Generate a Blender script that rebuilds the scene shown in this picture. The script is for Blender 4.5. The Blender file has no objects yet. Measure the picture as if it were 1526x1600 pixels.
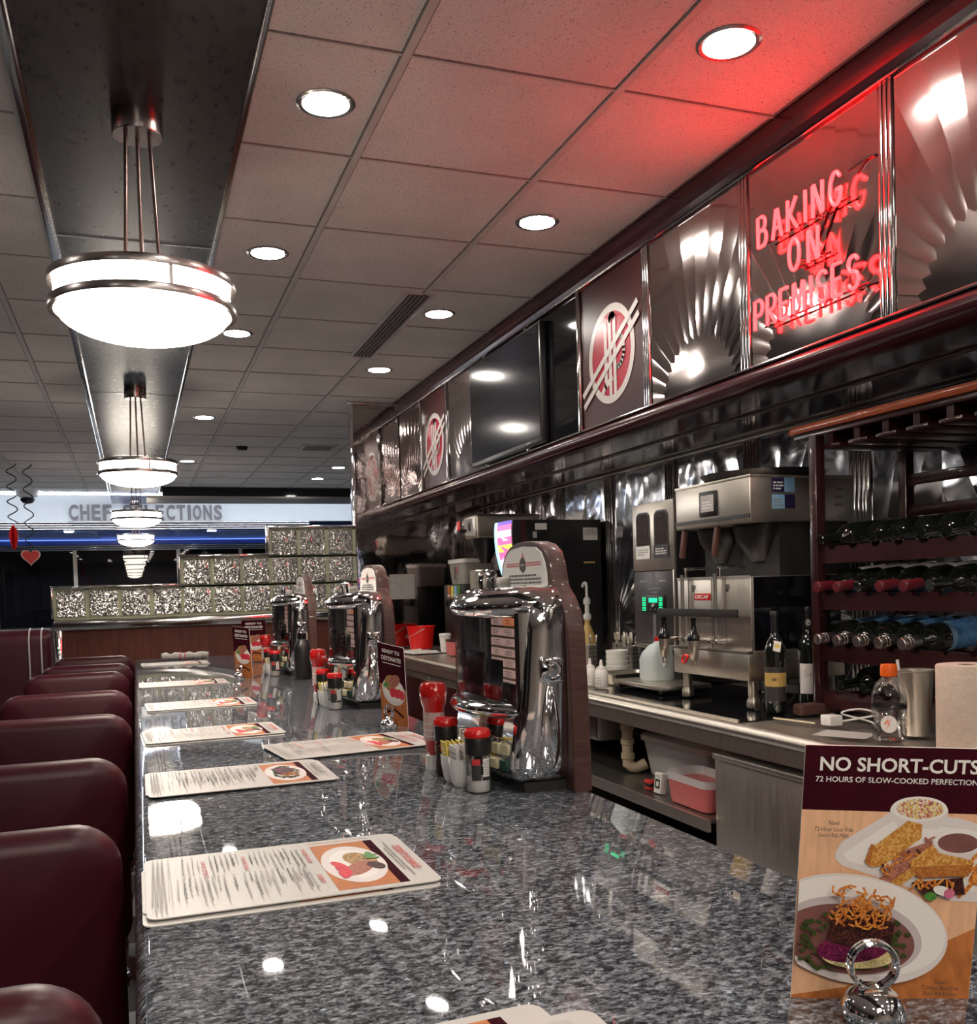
import bpy, bmesh, math, random
from mathutils import Vector, Matrix, Euler
rnd = random.Random(7)
S = bpy.context.scene
COL = S.collection
PI = math.pi

# ---------------------------------------------------------------- camera
cam_d = bpy.data.cameras.new('camera')
cam = bpy.data.objects.new('camera', cam_d)
COL.objects.link(cam)
YAW, PITCH, ROLL = 0.352565975, -0.0338755114, -0.0293192705
fw = Vector((math.sin(YAW)*math.cos(PITCH), math.cos(YAW)*math.cos(PITCH), math.sin(PITCH)))
rt = Vector((math.cos(YAW), -math.sin(YAW), 0))
up = rt.cross(fw)
r2 = rt*math.cos(ROLL) + up*math.sin(ROLL)
u2 = -rt*math.sin(ROLL) + up*math.cos(ROLL)
m3 = Matrix((r2, u2, -fw)).transposed()
cam.matrix_world = Matrix.Translation((0, 0, 1.23)) @ m3.to_4x4()
cam_d.sensor_fit = 'HORIZONTAL'
cam_d.sensor_width = 36.0
cam_d.lens = 1500.68*36/1526
cam_d.shift_y = (970.3-800)/1526
cam_d.clip_start = 0.02
S.camera = cam

# ---------------------------------------------------------------- light and exposure
S.view_settings.view_transform = 'Standard'
S.view_settings.look = 'None'
S.view_settings.gamma = 1.0
S.view_settings.use_curve_mapping = False
S.view_settings.exposure = 0.75
W = bpy.data.worlds.new('night')
S.world = W
W.use_nodes = True
W.node_tree.nodes['Background'].inputs[0].default_value = (0.02, 0.03, 0.06, 1)
W.node_tree.nodes['Background'].inputs[1].default_value = 0.15
LAMP_POWER = 18.0       # pendant bowls
DOWN_POWER = 85.0       # recessed downlights
NEON_POWER = 24.0
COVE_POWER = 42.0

# ---------------------------------------------------------------- materials
def new_mat(name):
    m = bpy.data.materials.new(name); m.use_nodes = True
    return m, m.node_tree, m.node_tree.nodes['Principled BSDF']

def setp(b, **kw):
    names = dict(color='Base Color', rough='Roughness', metal='Metallic', ior='IOR', trans='Transmission Weight',
                 coat='Coat Weight', coat_rough='Coat Roughness', emit='Emission Color', power='Emission Strength',
                 alpha='Alpha', sss='Subsurface Weight', spec='Specular IOR Level', aniso='Anisotropic')
    for k, v in kw.items():
        b.inputs[names[k]].default_value = (*v, 1) if isinstance(v, tuple) and len(v) == 3 else v

def N(nt, kind, **inp):
    n = nt.nodes.new(kind)
    for k, v in inp.items():
        n.inputs[k].default_value = v
    return n

def L(nt, a, b): nt.links.new(a, b)

def coords(nt, which='Object', scale=(1, 1, 1)):
    t = nt.nodes.new('ShaderNodeTexCoord'); mp = nt.nodes.new('ShaderNodeMapping')
    mp.inputs['Scale'].default_value = scale
    L(nt, t.outputs[which], mp.inputs['Vector'])
    return mp.outputs['Vector']

def ramp(nt, fac, stops, interp='LINEAR'):
    r = nt.nodes.new('ShaderNodeValToRGB'); r.color_ramp.interpolation = interp
    el = r.color_ramp.elements
    while len(el) < len(stops): el.new(0.5)
    for e, (p, c) in zip(el, stops):
        e.position = p; e.color = (*c, 1)
    L(nt, fac, r.inputs['Fac'])
    return r.outputs['Color']

def math_n(nt, op, a, b=None, c=None):
    n = nt.nodes.new('ShaderNodeMath'); n.operation = op
    for i, v in enumerate((a, b, c)):
        if v is None: continue
        if isinstance(v, (int, float)): n.inputs[i].default_value = v
        else: L(nt, v, n.inputs[i])
    return n.outputs[0]

def bump(nt, b, height, strength=0.3, dist=0.002):
    n = nt.nodes.new('ShaderNodeBump'); n.inputs['Strength'].default_value = strength; n.inputs['Distance'].default_value = dist
    L(nt, height, n.inputs['Height']); L(nt, n.outputs['Normal'], b.inputs['Normal'])

def mat(name, color, rough=0.5, metal=0.0, var=0.0, scale=30.0, stretch=(1, 1, 1), bmp=0.0, bdist=0.001, **kw):
    """plain surface, with a noise mottling of the colour and / or the relief"""
    m, nt, b = new_mat(name)
    setp(b, color=color, rough=rough, metal=metal, **kw)
    if var or bmp:
        n = N(nt, 'ShaderNodeTexNoise', Scale=scale, Detail=5.0, Roughness=0.6)
        L(nt, coords(nt, 'Object', stretch), n.inputs['Vector'])
        if var:
            lo = tuple(max(0, c*(1-var)) for c in color); hi = tuple(min(1, c*(1+var)) for c in color)
            L(nt, ramp(nt, n.outputs['Fac'], [(0.3, lo), (0.7, hi)]), b.inputs['Base Color'])
        if bmp: bump(nt, b, n.outputs['Fac'], bmp, bdist)
    return m

def emit(name, color, power, rough=0.4):
    m, nt, b = new_mat(name)
    setp(b, color=tuple(min(1, c) for c in color), emit=color, power=power, rough=rough)
    return m

def granite():
    m, nt, b = new_mat('granite')
    v = coords(nt, 'Object', (1, 1.5, 1))
    n1 = N(nt, 'ShaderNodeTexNoise', Scale=95.0, Detail=7.0, Roughness=0.72, Distortion=0.6); L(nt, v, n1.inputs['Vector'])
    n2 = N(nt, 'ShaderNodeTexNoise', Scale=330.0, Detail=3.0, Roughness=0.6); L(nt, v, n2.inputs['Vector'])
    vo = N(nt, 'ShaderNodeTexVoronoi', Scale=170.0); L(nt, v, vo.inputs['Vector'])
    sep = nt.nodes.new('ShaderNodeSeparateColor'); L(nt, vo.outputs['Color'], sep.inputs[0])
    a = math_n(nt, 'MULTIPLY', n1.outputs['Fac'], 0.55)
    c = math_n(nt, 'MULTIPLY_ADD', n2.outputs['Fac'], 0.30, a)
    d = math_n(nt, 'MULTIPLY_ADD', sep.outputs['Red'], 0.15, c)
    col = ramp(nt, d, [(0.36, (0.010, 0.011, 0.013)), (0.45, (0.050, 0.054, 0.062)), (0.535, (0.155, 0.167, 0.188)), (0.64, (0.37, 0.395, 0.43))])
    fl = N(nt, 'ShaderNodeTexVoronoi', Scale=42.0); L(nt, v, fl.inputs['Vector'])
    flake = math_n(nt, 'LESS_THAN', fl.outputs['Distance'], 0.10)
    s2 = nt.nodes.new('ShaderNodeSeparateColor'); L(nt, fl.outputs['Color'], s2.inputs[0])
    flake = math_n(nt, 'MULTIPLY', flake, math_n(nt, 'GREATER_THAN', s2.outputs['Green'], 0.72))
    mx = nt.nodes.new('ShaderNodeMix'); mx.data_type = 'RGBA'
    L(nt, flake, mx.inputs['Factor']); L(nt, col, mx.inputs[6]); mx.inputs[7].default_value = (0.42, 0.53, 0.66, 1)
    L(nt, mx.outputs[2], b.inputs['Base Color'])
    setp(b, rough=0.025, spec=0.45)
    return m

def ceiling_tile():
    m, nt, b = new_mat('ceiling_tile')
    v = coords(nt)
    n = N(nt, 'ShaderNodeTexNoise', Scale=230.0, Detail=3.0, Roughness=0.55); L(nt, v, n.inputs['Vector'])
    n2 = N(nt, 'ShaderNodeTexNoise', Scale=3.0, Detail=4.0); L(nt, v, n2.inputs['Vector'])
    base = ramp(nt, n2.outputs['Fac'], [(0.3, (0.56, 0.515, 0.485)), (0.7, (0.66, 0.61, 0.575))])
    sp = ramp(nt, n.outputs['Fac'], [(0.32, (0.22, 0.22, 0.22)), (0.395, (1, 1, 1))])
    mx = nt.nodes.new('ShaderNodeMix'); mx.data_type = 'RGBA'; mx.blend_type = 'MULTIPLY'; mx.inputs['Factor'].default_value = 1
    L(nt, base, mx.inputs[6]); L(nt, sp, mx.inputs[7]); L(nt, mx.outputs[2], b.inputs['Base Color'])
    setp(b, rough=0.9, spec=0.2)
    bump(nt, b, n.outputs['Fac'], 0.5, 0.002)
    return m

def fan_steel(name, pitch, y0, z0, folds, depth, rough=0.12, color=(0.62, 0.58, 0.55), rmin=0.16, horiz='Y', wobble=0.5):
    """steel pressed into fan pleats that radiate from points repeated every `pitch` along the wall"""
    m, nt, b = new_mat(name)
    sx = nt.nodes.new('ShaderNodeSeparateXYZ'); L(nt, coords(nt), sx.inputs[0])
    h = sx.outputs[horiz]
    yy = math_n(nt, 'SUBTRACT', math_n(nt, 'MODULO', math_n(nt, 'ADD', h, -y0 + 40*pitch), pitch), pitch/2)
    zz = math_n(nt, 'ADD', sx.outputs['Z'], -z0)
    ang = math_n(nt, 'ARCTAN2', yy, zz)
    rad = math_n(nt, 'SQRT', math_n(nt, 'ADD', math_n(nt, 'MULTIPLY', yy, yy), math_n(nt, 'MULTIPLY', zz, zz)))
    t = math_n(nt, 'FRACT', math_n(nt, 'MULTIPLY_ADD', ang, folds/PI, 50.0))
    # scalloped inner edge: pleats start a little further out in the middle of each fold
    sc = math_n(nt, 'MULTIPLY', math_n(nt, 'ABSOLUTE', math_n(nt, 'SUBTRACT', t, 0.5)), 0.05)
    edge = math_n(nt, 'ADD', sc, rmin)
    on = math_n(nt, 'GREATER_THAN', rad, edge)
    wob = N(nt, 'ShaderNodeTexNoise', Scale=6.0, Detail=1.0); L(nt, coords(nt), wob.inputs['Vector'])
    hgt = math_n(nt, 'MULTIPLY', math_n(nt, 'POWER', t, 1.6), on)
    hgt = math_n(nt, 'ADD', hgt, math_n(nt, 'MULTIPLY', wob.outputs['Fac'], wobble))
    bump(nt, b, hgt, 1.0, depth)
    setp(b, color=color, metal=1.0, rough=rough)
    return m

def brushed(name, color, rough, axis=(1, 1, 40), var=0.06, metal=1.0, bmp=0.02):
    m, nt, b = new_mat(name)
    n = N(nt, 'ShaderNodeTexNoise', Scale=9.0, Detail=4.0); L(nt, coords(nt, 'Object', axis), n.inputs['Vector'])
    lo = tuple(c*(1-var) for c in color); hi = tuple(min(1, c*(1+var)) for c in color)
    L(nt, ramp(nt, n.outputs['Fac'], [(0.35, lo), (0.65, hi)]), b.inputs['Base Color'])
    r = math_n(nt, 'MULTIPLY_ADD', n.outputs['Fac'], 0.18, rough-0.09); L(nt, r, b.inputs['Roughness'])
    setp(b, metal=metal)
    bump(nt, b, n.outputs['Fac'], bmp, 0.001)
    return m

def wood(name, dark, light, axis=(1, 1, 8), scale=6.0, rough=0.3, coat=0.3):
    m, nt, b = new_mat(name)
    n = N(nt, 'ShaderNodeTexNoise', Scale=scale, Detail=7.0, Roughness=0.65, Distortion=1.2); L(nt, coords(nt, 'Object', axis), n.inputs['Vector'])
    L(nt, ramp(nt, n.outputs['Fac'], [(0.3, dark), (0.7, light)]), b.inputs['Base Color'])
    setp(b, rough=rough, coat=coat, spec=0.3)
    return m

def food(name, stops, scale=180.0):
    m, nt, b = new_mat(name)
    n = N(nt, 'ShaderNodeTexVoronoi', Scale=scale*2.3); L(nt, coords(nt), n.inputs['Vector'])
    sp = nt.nodes.new('ShaderNodeSeparateColor'); L(nt, n.outputs['Color'], sp.inputs[0])
    k = 1.0/len(stops)
    L(nt, ramp(nt, sp.outputs['Red'], [(i*k, c) for i, c in enumerate(stops)], 'CONSTANT'), b.inputs['Base Color'])
    setp(b, rough=0.5, spec=0.15)
    return m

MT = {}
MT['granite'] = granite()
MT['tile'] = ceiling_tile()
MT['tbar'] = mat('grid_metal', (0.46, 0.43, 0.40), 0.5, var=0.1, scale=8)
MT['tdark'] = mat('grid_shadow_gap', (0.20, 0.17, 0.16), 0.8, var=0.3, scale=40)
MT['beam'] = brushed('dark_burl_laminate', (0.022, 0.015, 0.013), 0.30, (5, 2.5, 1), 0.35, 0.0, 0.015)
MT['chrome'] = mat('chrome', (0.80, 0.80, 0.80), 0.05, 1.0, bmp=0.04, scale=9, bdist=0.004)
MT['chrome_dark'] = mat('chrome_trim', (0.55, 0.53, 0.52), 0.12, 1.0, bmp=0.05, scale=12)
MT['steel'] = brushed('brushed_steel', (0.66, 0.61, 0.54), 0.36, (1, 40, 1))
MT['steel_v'] = brushed('brushed_steel_upright', (0.66, 0.61, 0.54), 0.38, (1, 24, 1))
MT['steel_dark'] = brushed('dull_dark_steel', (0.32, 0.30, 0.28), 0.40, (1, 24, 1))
MT['mirror'] = mat('polished_steel', (0.52, 0.47, 0.46), 0.06, 1.0, bmp=0.25, scale=2.5, bdist=0.01)
MT['fascia_steel'] = fan_steel('fan_pressed_fascia_steel', 0.62, 1.99, 1.86, 20, 0.0050, 0.10, (0.54, 0.48, 0.47), 0.22)
MT['wall_steel'] = fan_steel('fan_pressed_wall_steel', 0.66, 1.81, 1.05, 15, 0.014, 0.15, (0.63, 0.66, 0.73), 0.10, wobble=1.2)
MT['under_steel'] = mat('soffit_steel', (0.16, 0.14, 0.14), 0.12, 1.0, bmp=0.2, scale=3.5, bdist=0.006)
MT['burgundy'] = mat('burgundy_enamel', (0.042, 0.008, 0.012), 0.22, coat=0.1, spec=0.35)
MT['black'] = mat('black_plastic', (0.010, 0.010, 0.011), 0.35)
MT['title_pink'] = emit('backlit_pink_title_strip', (0.60, 0.38, 0.34), 0.22)
MT['title_orange'] = emit('backlit_orange_title_strip', (0.66, 0.22, 0.10), 0.28)
MT['black_gloss'] = mat('black_gloss', (0.006, 0.006, 0.008), 0.06)
MT['black_matte'] = mat('black_matte', (0.012, 0.011, 0.011), 0.7)
MT['maroon_panel'] = mat('maroon_panel', (0.042, 0.010, 0.010), 0.35, var=0.3, scale=2.5, spec=0.3)
MT['logo_red'] = mat('logo_red', (0.36, 0.012, 0.035), 0.25)
MT['logo_white'] = mat('logo_silver_white', (0.55, 0.50, 0.48), 0.3)
MT['vinyl'] = mat('burgundy_vinyl', (0.046, 0.0055, 0.0105), 0.38, var=0.12, scale=14, bmp=0.12, bdist=0.002, spec=0.32)
MT['vinyl_dark'] = mat('dark_vinyl_piping', (0.020, 0.006, 0.008), 0.35)
MT['white'] = mat('white_ceramic', (0.74, 0.73, 0.70), 0.15)
MT['paper'] = mat('white_card', (0.48, 0.46, 0.43), 0.38, var=0.03, scale=5)
MT['paper_grey'] = mat('grey_card_edge', (0.45, 0.40, 0.40), 0.5)
MT['ink'] = mat('dark_ink', (0.030, 0.028, 0.030), 0.5)
MT['ink_grey'] = mat('grey_ink', (0.30, 0.28, 0.27), 0.5)
MT['ink_red'] = mat('red_ink', (0.52, 0.035, 0.035), 0.5)
MT['card_maroon'] = mat('maroon_print', (0.040, 0.005, 0.010), 0.8, spec=0.03, var=0.25, scale=40)
MT['card_orange'] = mat('orange_wood_print', (0.46, 0.155, 0.045), 0.5, spec=0.15, var=0.3, scale=40, stretch=(1, 6, 1))
MT['card_tan'] = mat('tan_wood_print', (0.76, 0.44, 0.26), 0.5, spec=0.15, var=0.12, scale=30, stretch=(8, 1, 1))
MT['card_plate'] = mat('plate_print', (0.70, 0.64, 0.62), 0.35)
MT['card_plate_shade'] = mat('plate_well_print', (0.52, 0.46, 0.46), 0.35)
MT['card_white'] = mat('white_print', (0.80, 0.76, 0.72), 0.35)
MT['f_beef'] = food('beef_print', [(0.03, 0.008, 0.008), (0.07, 0.018, 0.014), (0.015, 0.005, 0.006), (0.10, 0.03, 0.02)], 420)
MT['f_cabbage'] = food('red_cabbage_print', [(0.13, 0.01, 0.05), (0.20, 0.02, 0.08), (0.08, 0.006, 0.03)], 420)
MT['f_mash'] = food('mash_print', [(0.62, 0.52, 0.24), (0.52, 0.40, 0.16), (0.70, 0.62, 0.36)], 420)
MT['f_pea'] = mat('pea_print', (0.050, 0.065, 0.018), 0.5, var=0.3, scale=400, spec=0.1)
MT['f_sauce'] = mat('sauce_print', (0.20, 0.085, 0.075), 0.5, var=0.25, scale=40, spec=0.1)
MT['f_fry'] = food('crispy_onion_print', [(0.60, 0.20, 0.035), (0.72, 0.30, 0.06), (0.42, 0.11, 0.02)], 300)
MT['f_toast'] = food('toast_print', [(0.56, 0.27, 0.06), (0.66, 0.36, 0.10), (0.46, 0.18, 0.035)], 260)
MT['f_crust'] = food('crust_print', [(0.36, 0.12, 0.025), (0.46, 0.17, 0.04)], 260)
MT['f_slaw'] = food('slaw_print', [(0.72, 0.60, 0.30), (0.66, 0.25, 0.16), (0.74, 0.68, 0.55), (0.35, 0.08, 0.14), (0.66, 0.50, 0.10)], 420)
MT['f_red'] = food('strawberry_print', [(0.62, 0.03, 0.06), (0.72, 0.08, 0.09), (0.50, 0.02, 0.04)], 260)
MT['f_grain'] = food('grain_print', [(0.45, 0.22, 0.06), (0.10, 0.05, 0.03), (0.62, 0.42, 0.18)], 420)
MT['f_meat'] = food('roast_print', [(0.36, 0.14, 0.09), (0.48, 0.20, 0.14), (0.28, 0.09, 0.06)], 420)
MT['f_green'] = mat('herb_print', (0.06, 0.22, 0.03), 0.5, var=0.3, scale=200)
MT['f_pink'] = mat('pink_onion_print', (0.60, 0.14, 0.24), 0.5, var=0.2, scale=200)
MT['red'] = mat('red_plastic', (0.55, 0.012, 0.012), 0.22)
MT['red_bright'] = mat('bright_red_plastic', (0.85, 0.012, 0.010), 0.30)
MT['ketchup'] = mat('ketchup_red', (0.50, 0.012, 0.010), 0.12, coat=0.6)
MT['orange'] = mat('orange_cap', (0.85, 0.13, 0.01), 0.35)
MT['yellow'] = mat('yellow_paper', (0.70, 0.55, 0.08), 0.6, var=0.1, scale=100)
MT['cream'] = mat('cream_plastic', (0.62, 0.55, 0.36), 0.3)
MT['dkgreen'] = mat('dark_green_plastic', (0.01, 0.05, 0.04), 0.3)
MT['silver_cap'] = mat('silver_foil', (0.42, 0.38, 0.36), 0.3, 1.0, bmp=0.1, scale=90)
MT['red_foil'] = mat('burgundy_foil', (0.11, 0.010, 0.016), 0.3, coat=0.4)
MT['bottle_glass'] = mat('dark_bottle_glass', (0.006, 0.008, 0.006), 0.04, coat=1.0, coat_rough=0.02)
MT['label_blue'] = mat('blue_label', (0.07, 0.20, 0.42), 0.6, var=0.35, scale=70)
MT['label_blue_light'] = mat('light_blue_band', (0.24, 0.45, 0.66), 0.5)
MT['label_white'] = mat('white_label', (0.76, 0.73, 0.70), 0.5)
MT['label_grey'] = mat('grey_label', (0.42, 0.40, 0.39), 0.5, var=0.1, scale=50)
MT['label_gold'] = mat('gold_label', (0.50, 0.33, 0.10), 0.4)
MT['label_dark'] = mat('charcoal_label', (0.035, 0.032, 0.030), 0.5, var=0.5, scale=120)
MT['rack_wood'] = wood('mahogany_rack', (0.016, 0.004, 0.005), (0.040, 0.009, 0.010), (8, 1, 1), 5.0, 0.28)
MT['rack_edge'] = wood('red_brown_edge', (0.26, 0.055, 0.022), (0.36, 0.085, 0.035), (1, 1, 8), 6.0, 0.25)
MT['partition_wood'] = wood('mahogany_panel', (0.055, 0.012, 0.008), (0.11, 0.026, 0.015), (14, 1, 1), 3.0, 0.6, 0.0)
MT['board_wood'] = wood('brown_board', (0.045, 0.018, 0.015), (0.090, 0.040, 0.033), (1, 1, 6), 14.0, 0.45, 0.1)
def clear_plastic(blend=0.22, tint=0.95):
    m = bpy.data.materials.new('clear_plastic'); m.use_nodes = True; nt = m.node_tree
    nt.nodes.remove(nt.nodes['Principled BSDF']); out = nt.nodes['Material Output']
    tr = N(nt, 'ShaderNodeBsdfTransparent', Color=(tint, tint, tint, 1)); gl = N(nt, 'ShaderNodeBsdfGlossy', Roughness=0.03)
    fr = N(nt, 'ShaderNodeLayerWeight', Blend=blend); mx = nt.nodes.new('ShaderNodeMixShader')
    fac = math_n(nt, 'MULTIPLY', fr.outputs['Fresnel'], 0.75)
    L(nt, fac, mx.inputs[0]); L(nt, tr.outputs[0], mx.inputs[1]); L(nt, gl.outputs[0], mx.inputs[2]); L(nt, mx.outputs[0], out.inputs['Surface'])
    return m
MT['clear'] = clear_plastic()
MT['pet'] = clear_plastic(0.45, 0.97)
MT['frost'] = mat('frosted_plastic', (0.80, 0.82, 0.82), 0.35, trans=0.35, ior=1.3)
MT['milk'] = mat('milk_plastic', (0.62, 0.70, 0.70), 0.35, trans=0.15)
MT['frost_red'] = mat('red_tinted_plastic', (0.70, 0.16, 0.16), 0.35, trans=0.15)
MT['pepper'] = food('peppercorn', [(0.04, 0.02, 0.015), (0.12, 0.07, 0.05), (0.02, 0.012, 0.01)], 700)
MT['salt'] = mat('salt', (0.72, 0.70, 0.68), 0.8, bmp=0.5, scale=600)
MT['towel'] = mat('paper_towel', (0.60, 0.47, 0.38), 0.9, var=0.06, scale=60, bmp=0.6, bdist=0.003)
MT['pvc'] = mat('pvc_pipe', (0.55, 0.45, 0.32), 0.4, var=0.15, scale=20)
MT['floor'] = mat('dark_floor_tile', (0.040, 0.042, 0.050), 0.25, var=0.5, scale=3)
MT['floor_blue'] = mat('pale_blue_tile', (0.17, 0.21, 0.27), 0.3, var=0.2, scale=5)
MT['paint_white'] = mat('white_paint', (0.62, 0.64, 0.64), 0.6, var=0.03, scale=2)
MT['paint_blue'] = mat('blue_paint', (0.08, 0.16, 0.46), 0.22, var=0.1, scale=2)
MT['blue_pale'] = mat('pale_blue_paint_and_glow', (0.20, 0.29, 0.52), 0.25)
MT['paint_beige'] = mat('beige_wall', (0.42, 0.36, 0.32), 0.5, var=0.1, scale=2)
MT['paint_dark'] = mat('dark_wall', (0.040, 0.034, 0.034), 0.45, var=0.2, scale=3)
MT['sign_grey'] = mat('grey_sign_letters', (0.115, 0.105, 0.110), 0.4)
MT['night_glass'] = mat('night_window_glass', (0.004, 0.005, 0.008), 0.015, var=0.4, scale=1.5)
MT['screen'] = mat('dark_screen', (0.012, 0.013, 0.020), 0.12)
MT['lamp'] = emit('opal_lamp_glass', (1.0, 0.89, 0.76), LAMP_POWER)
MT['downlight'] = emit('downlight_lens', (1.0, 0.93, 0.84), DOWN_POWER)
MT['neon'] = emit('red_neon_tube', (1.0, 0.0060, 0.0068), NEON_POWER)
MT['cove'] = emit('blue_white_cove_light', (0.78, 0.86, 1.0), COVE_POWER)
MT['blue_fill'] = emit('added_blue_fill', (0.16, 0.30, 1.0), 0.9)
MT['nickel'] = mat('brushed_nickel', (0.42, 0.38, 0.37), 0.25, 1.0, bmp=0.03, scale=20)
MT['bronze_rod'] = mat('bronze_rod', (0.22, 0.15, 0.14), 0.3, 1.0)
MT['green_screen'] = emit('green_display', (0.01, 0.75, 0.28), 1.0)
MT['lit_cyan'] = emit('lit_cyan', (0.35, 0.80, 0.95), 1.0)
MT['lit_pink'] = emit('lit_pink', (0.90, 0.13, 0.36), 0.75)
MT['lit_violet'] = emit('lit_violet', (0.16, 0.09, 0.60), 0.6)
MT['lit_yellow'] = emit('lit_yellow', (0.75, 0.75, 0.12), 0.7)
MT['lit_white'] = emit('lit_pale', (0.75, 0.55, 0.75), 0.8)
MT['bean'] = food('coffee_beans', [(0.020, 0.009, 0.006), (0.05, 0.02, 0.012), (0.008, 0.004, 0.003)], 90)
MT['panel_dark'] = mat('charcoal_panel', (0.030, 0.028, 0.032), 0.35)
MT['strip_grey'] = mat('grey_strip', (0.14, 0.13, 0.145), 0.4)
MT['bracket'] = mat('brown_handle', (0.11, 0.045, 0.035), 0.5)
MT['pinkcard'] = mat('pink_title_strip', (0.60, 0.40, 0.37), 0.5, var=0.05, scale=60)
MT['orangecard'] = mat('orange_title_strip', (0.62, 0.23, 0.10), 0.5)
MT['goldstrip'] = mat('olive_number_strip', (0.30, 0.25, 0.13), 0.5)
MT['beige'] = mat('beige_paper', (0.36, 0.33, 0.30), 0.6, var=0.04, scale=9)
MT['mortar'] = mat('pale_green_joint', (0.36, 0.38, 0.25), 0.5)

def glass_block_mat():
    m, nt, b = new_mat('wavy_glass_block')
    n = N(nt, 'ShaderNodeTexNoise', Scale=34.0, Detail=1.0, Roughness=0.5, Distortion=1.2); L(nt, coords(nt), n.inputs['Vector'])
    bump(nt, b, n.outputs['Fac'], 1.0, 0.05)
    setp(b, color=(0.60, 0.60, 0.57), rough=0.04, metal=0.75, trans=0.4, ior=1.5, spec=1.0, coat=1.0)
    return m
MT['block'] = glass_block_mat()

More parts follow.
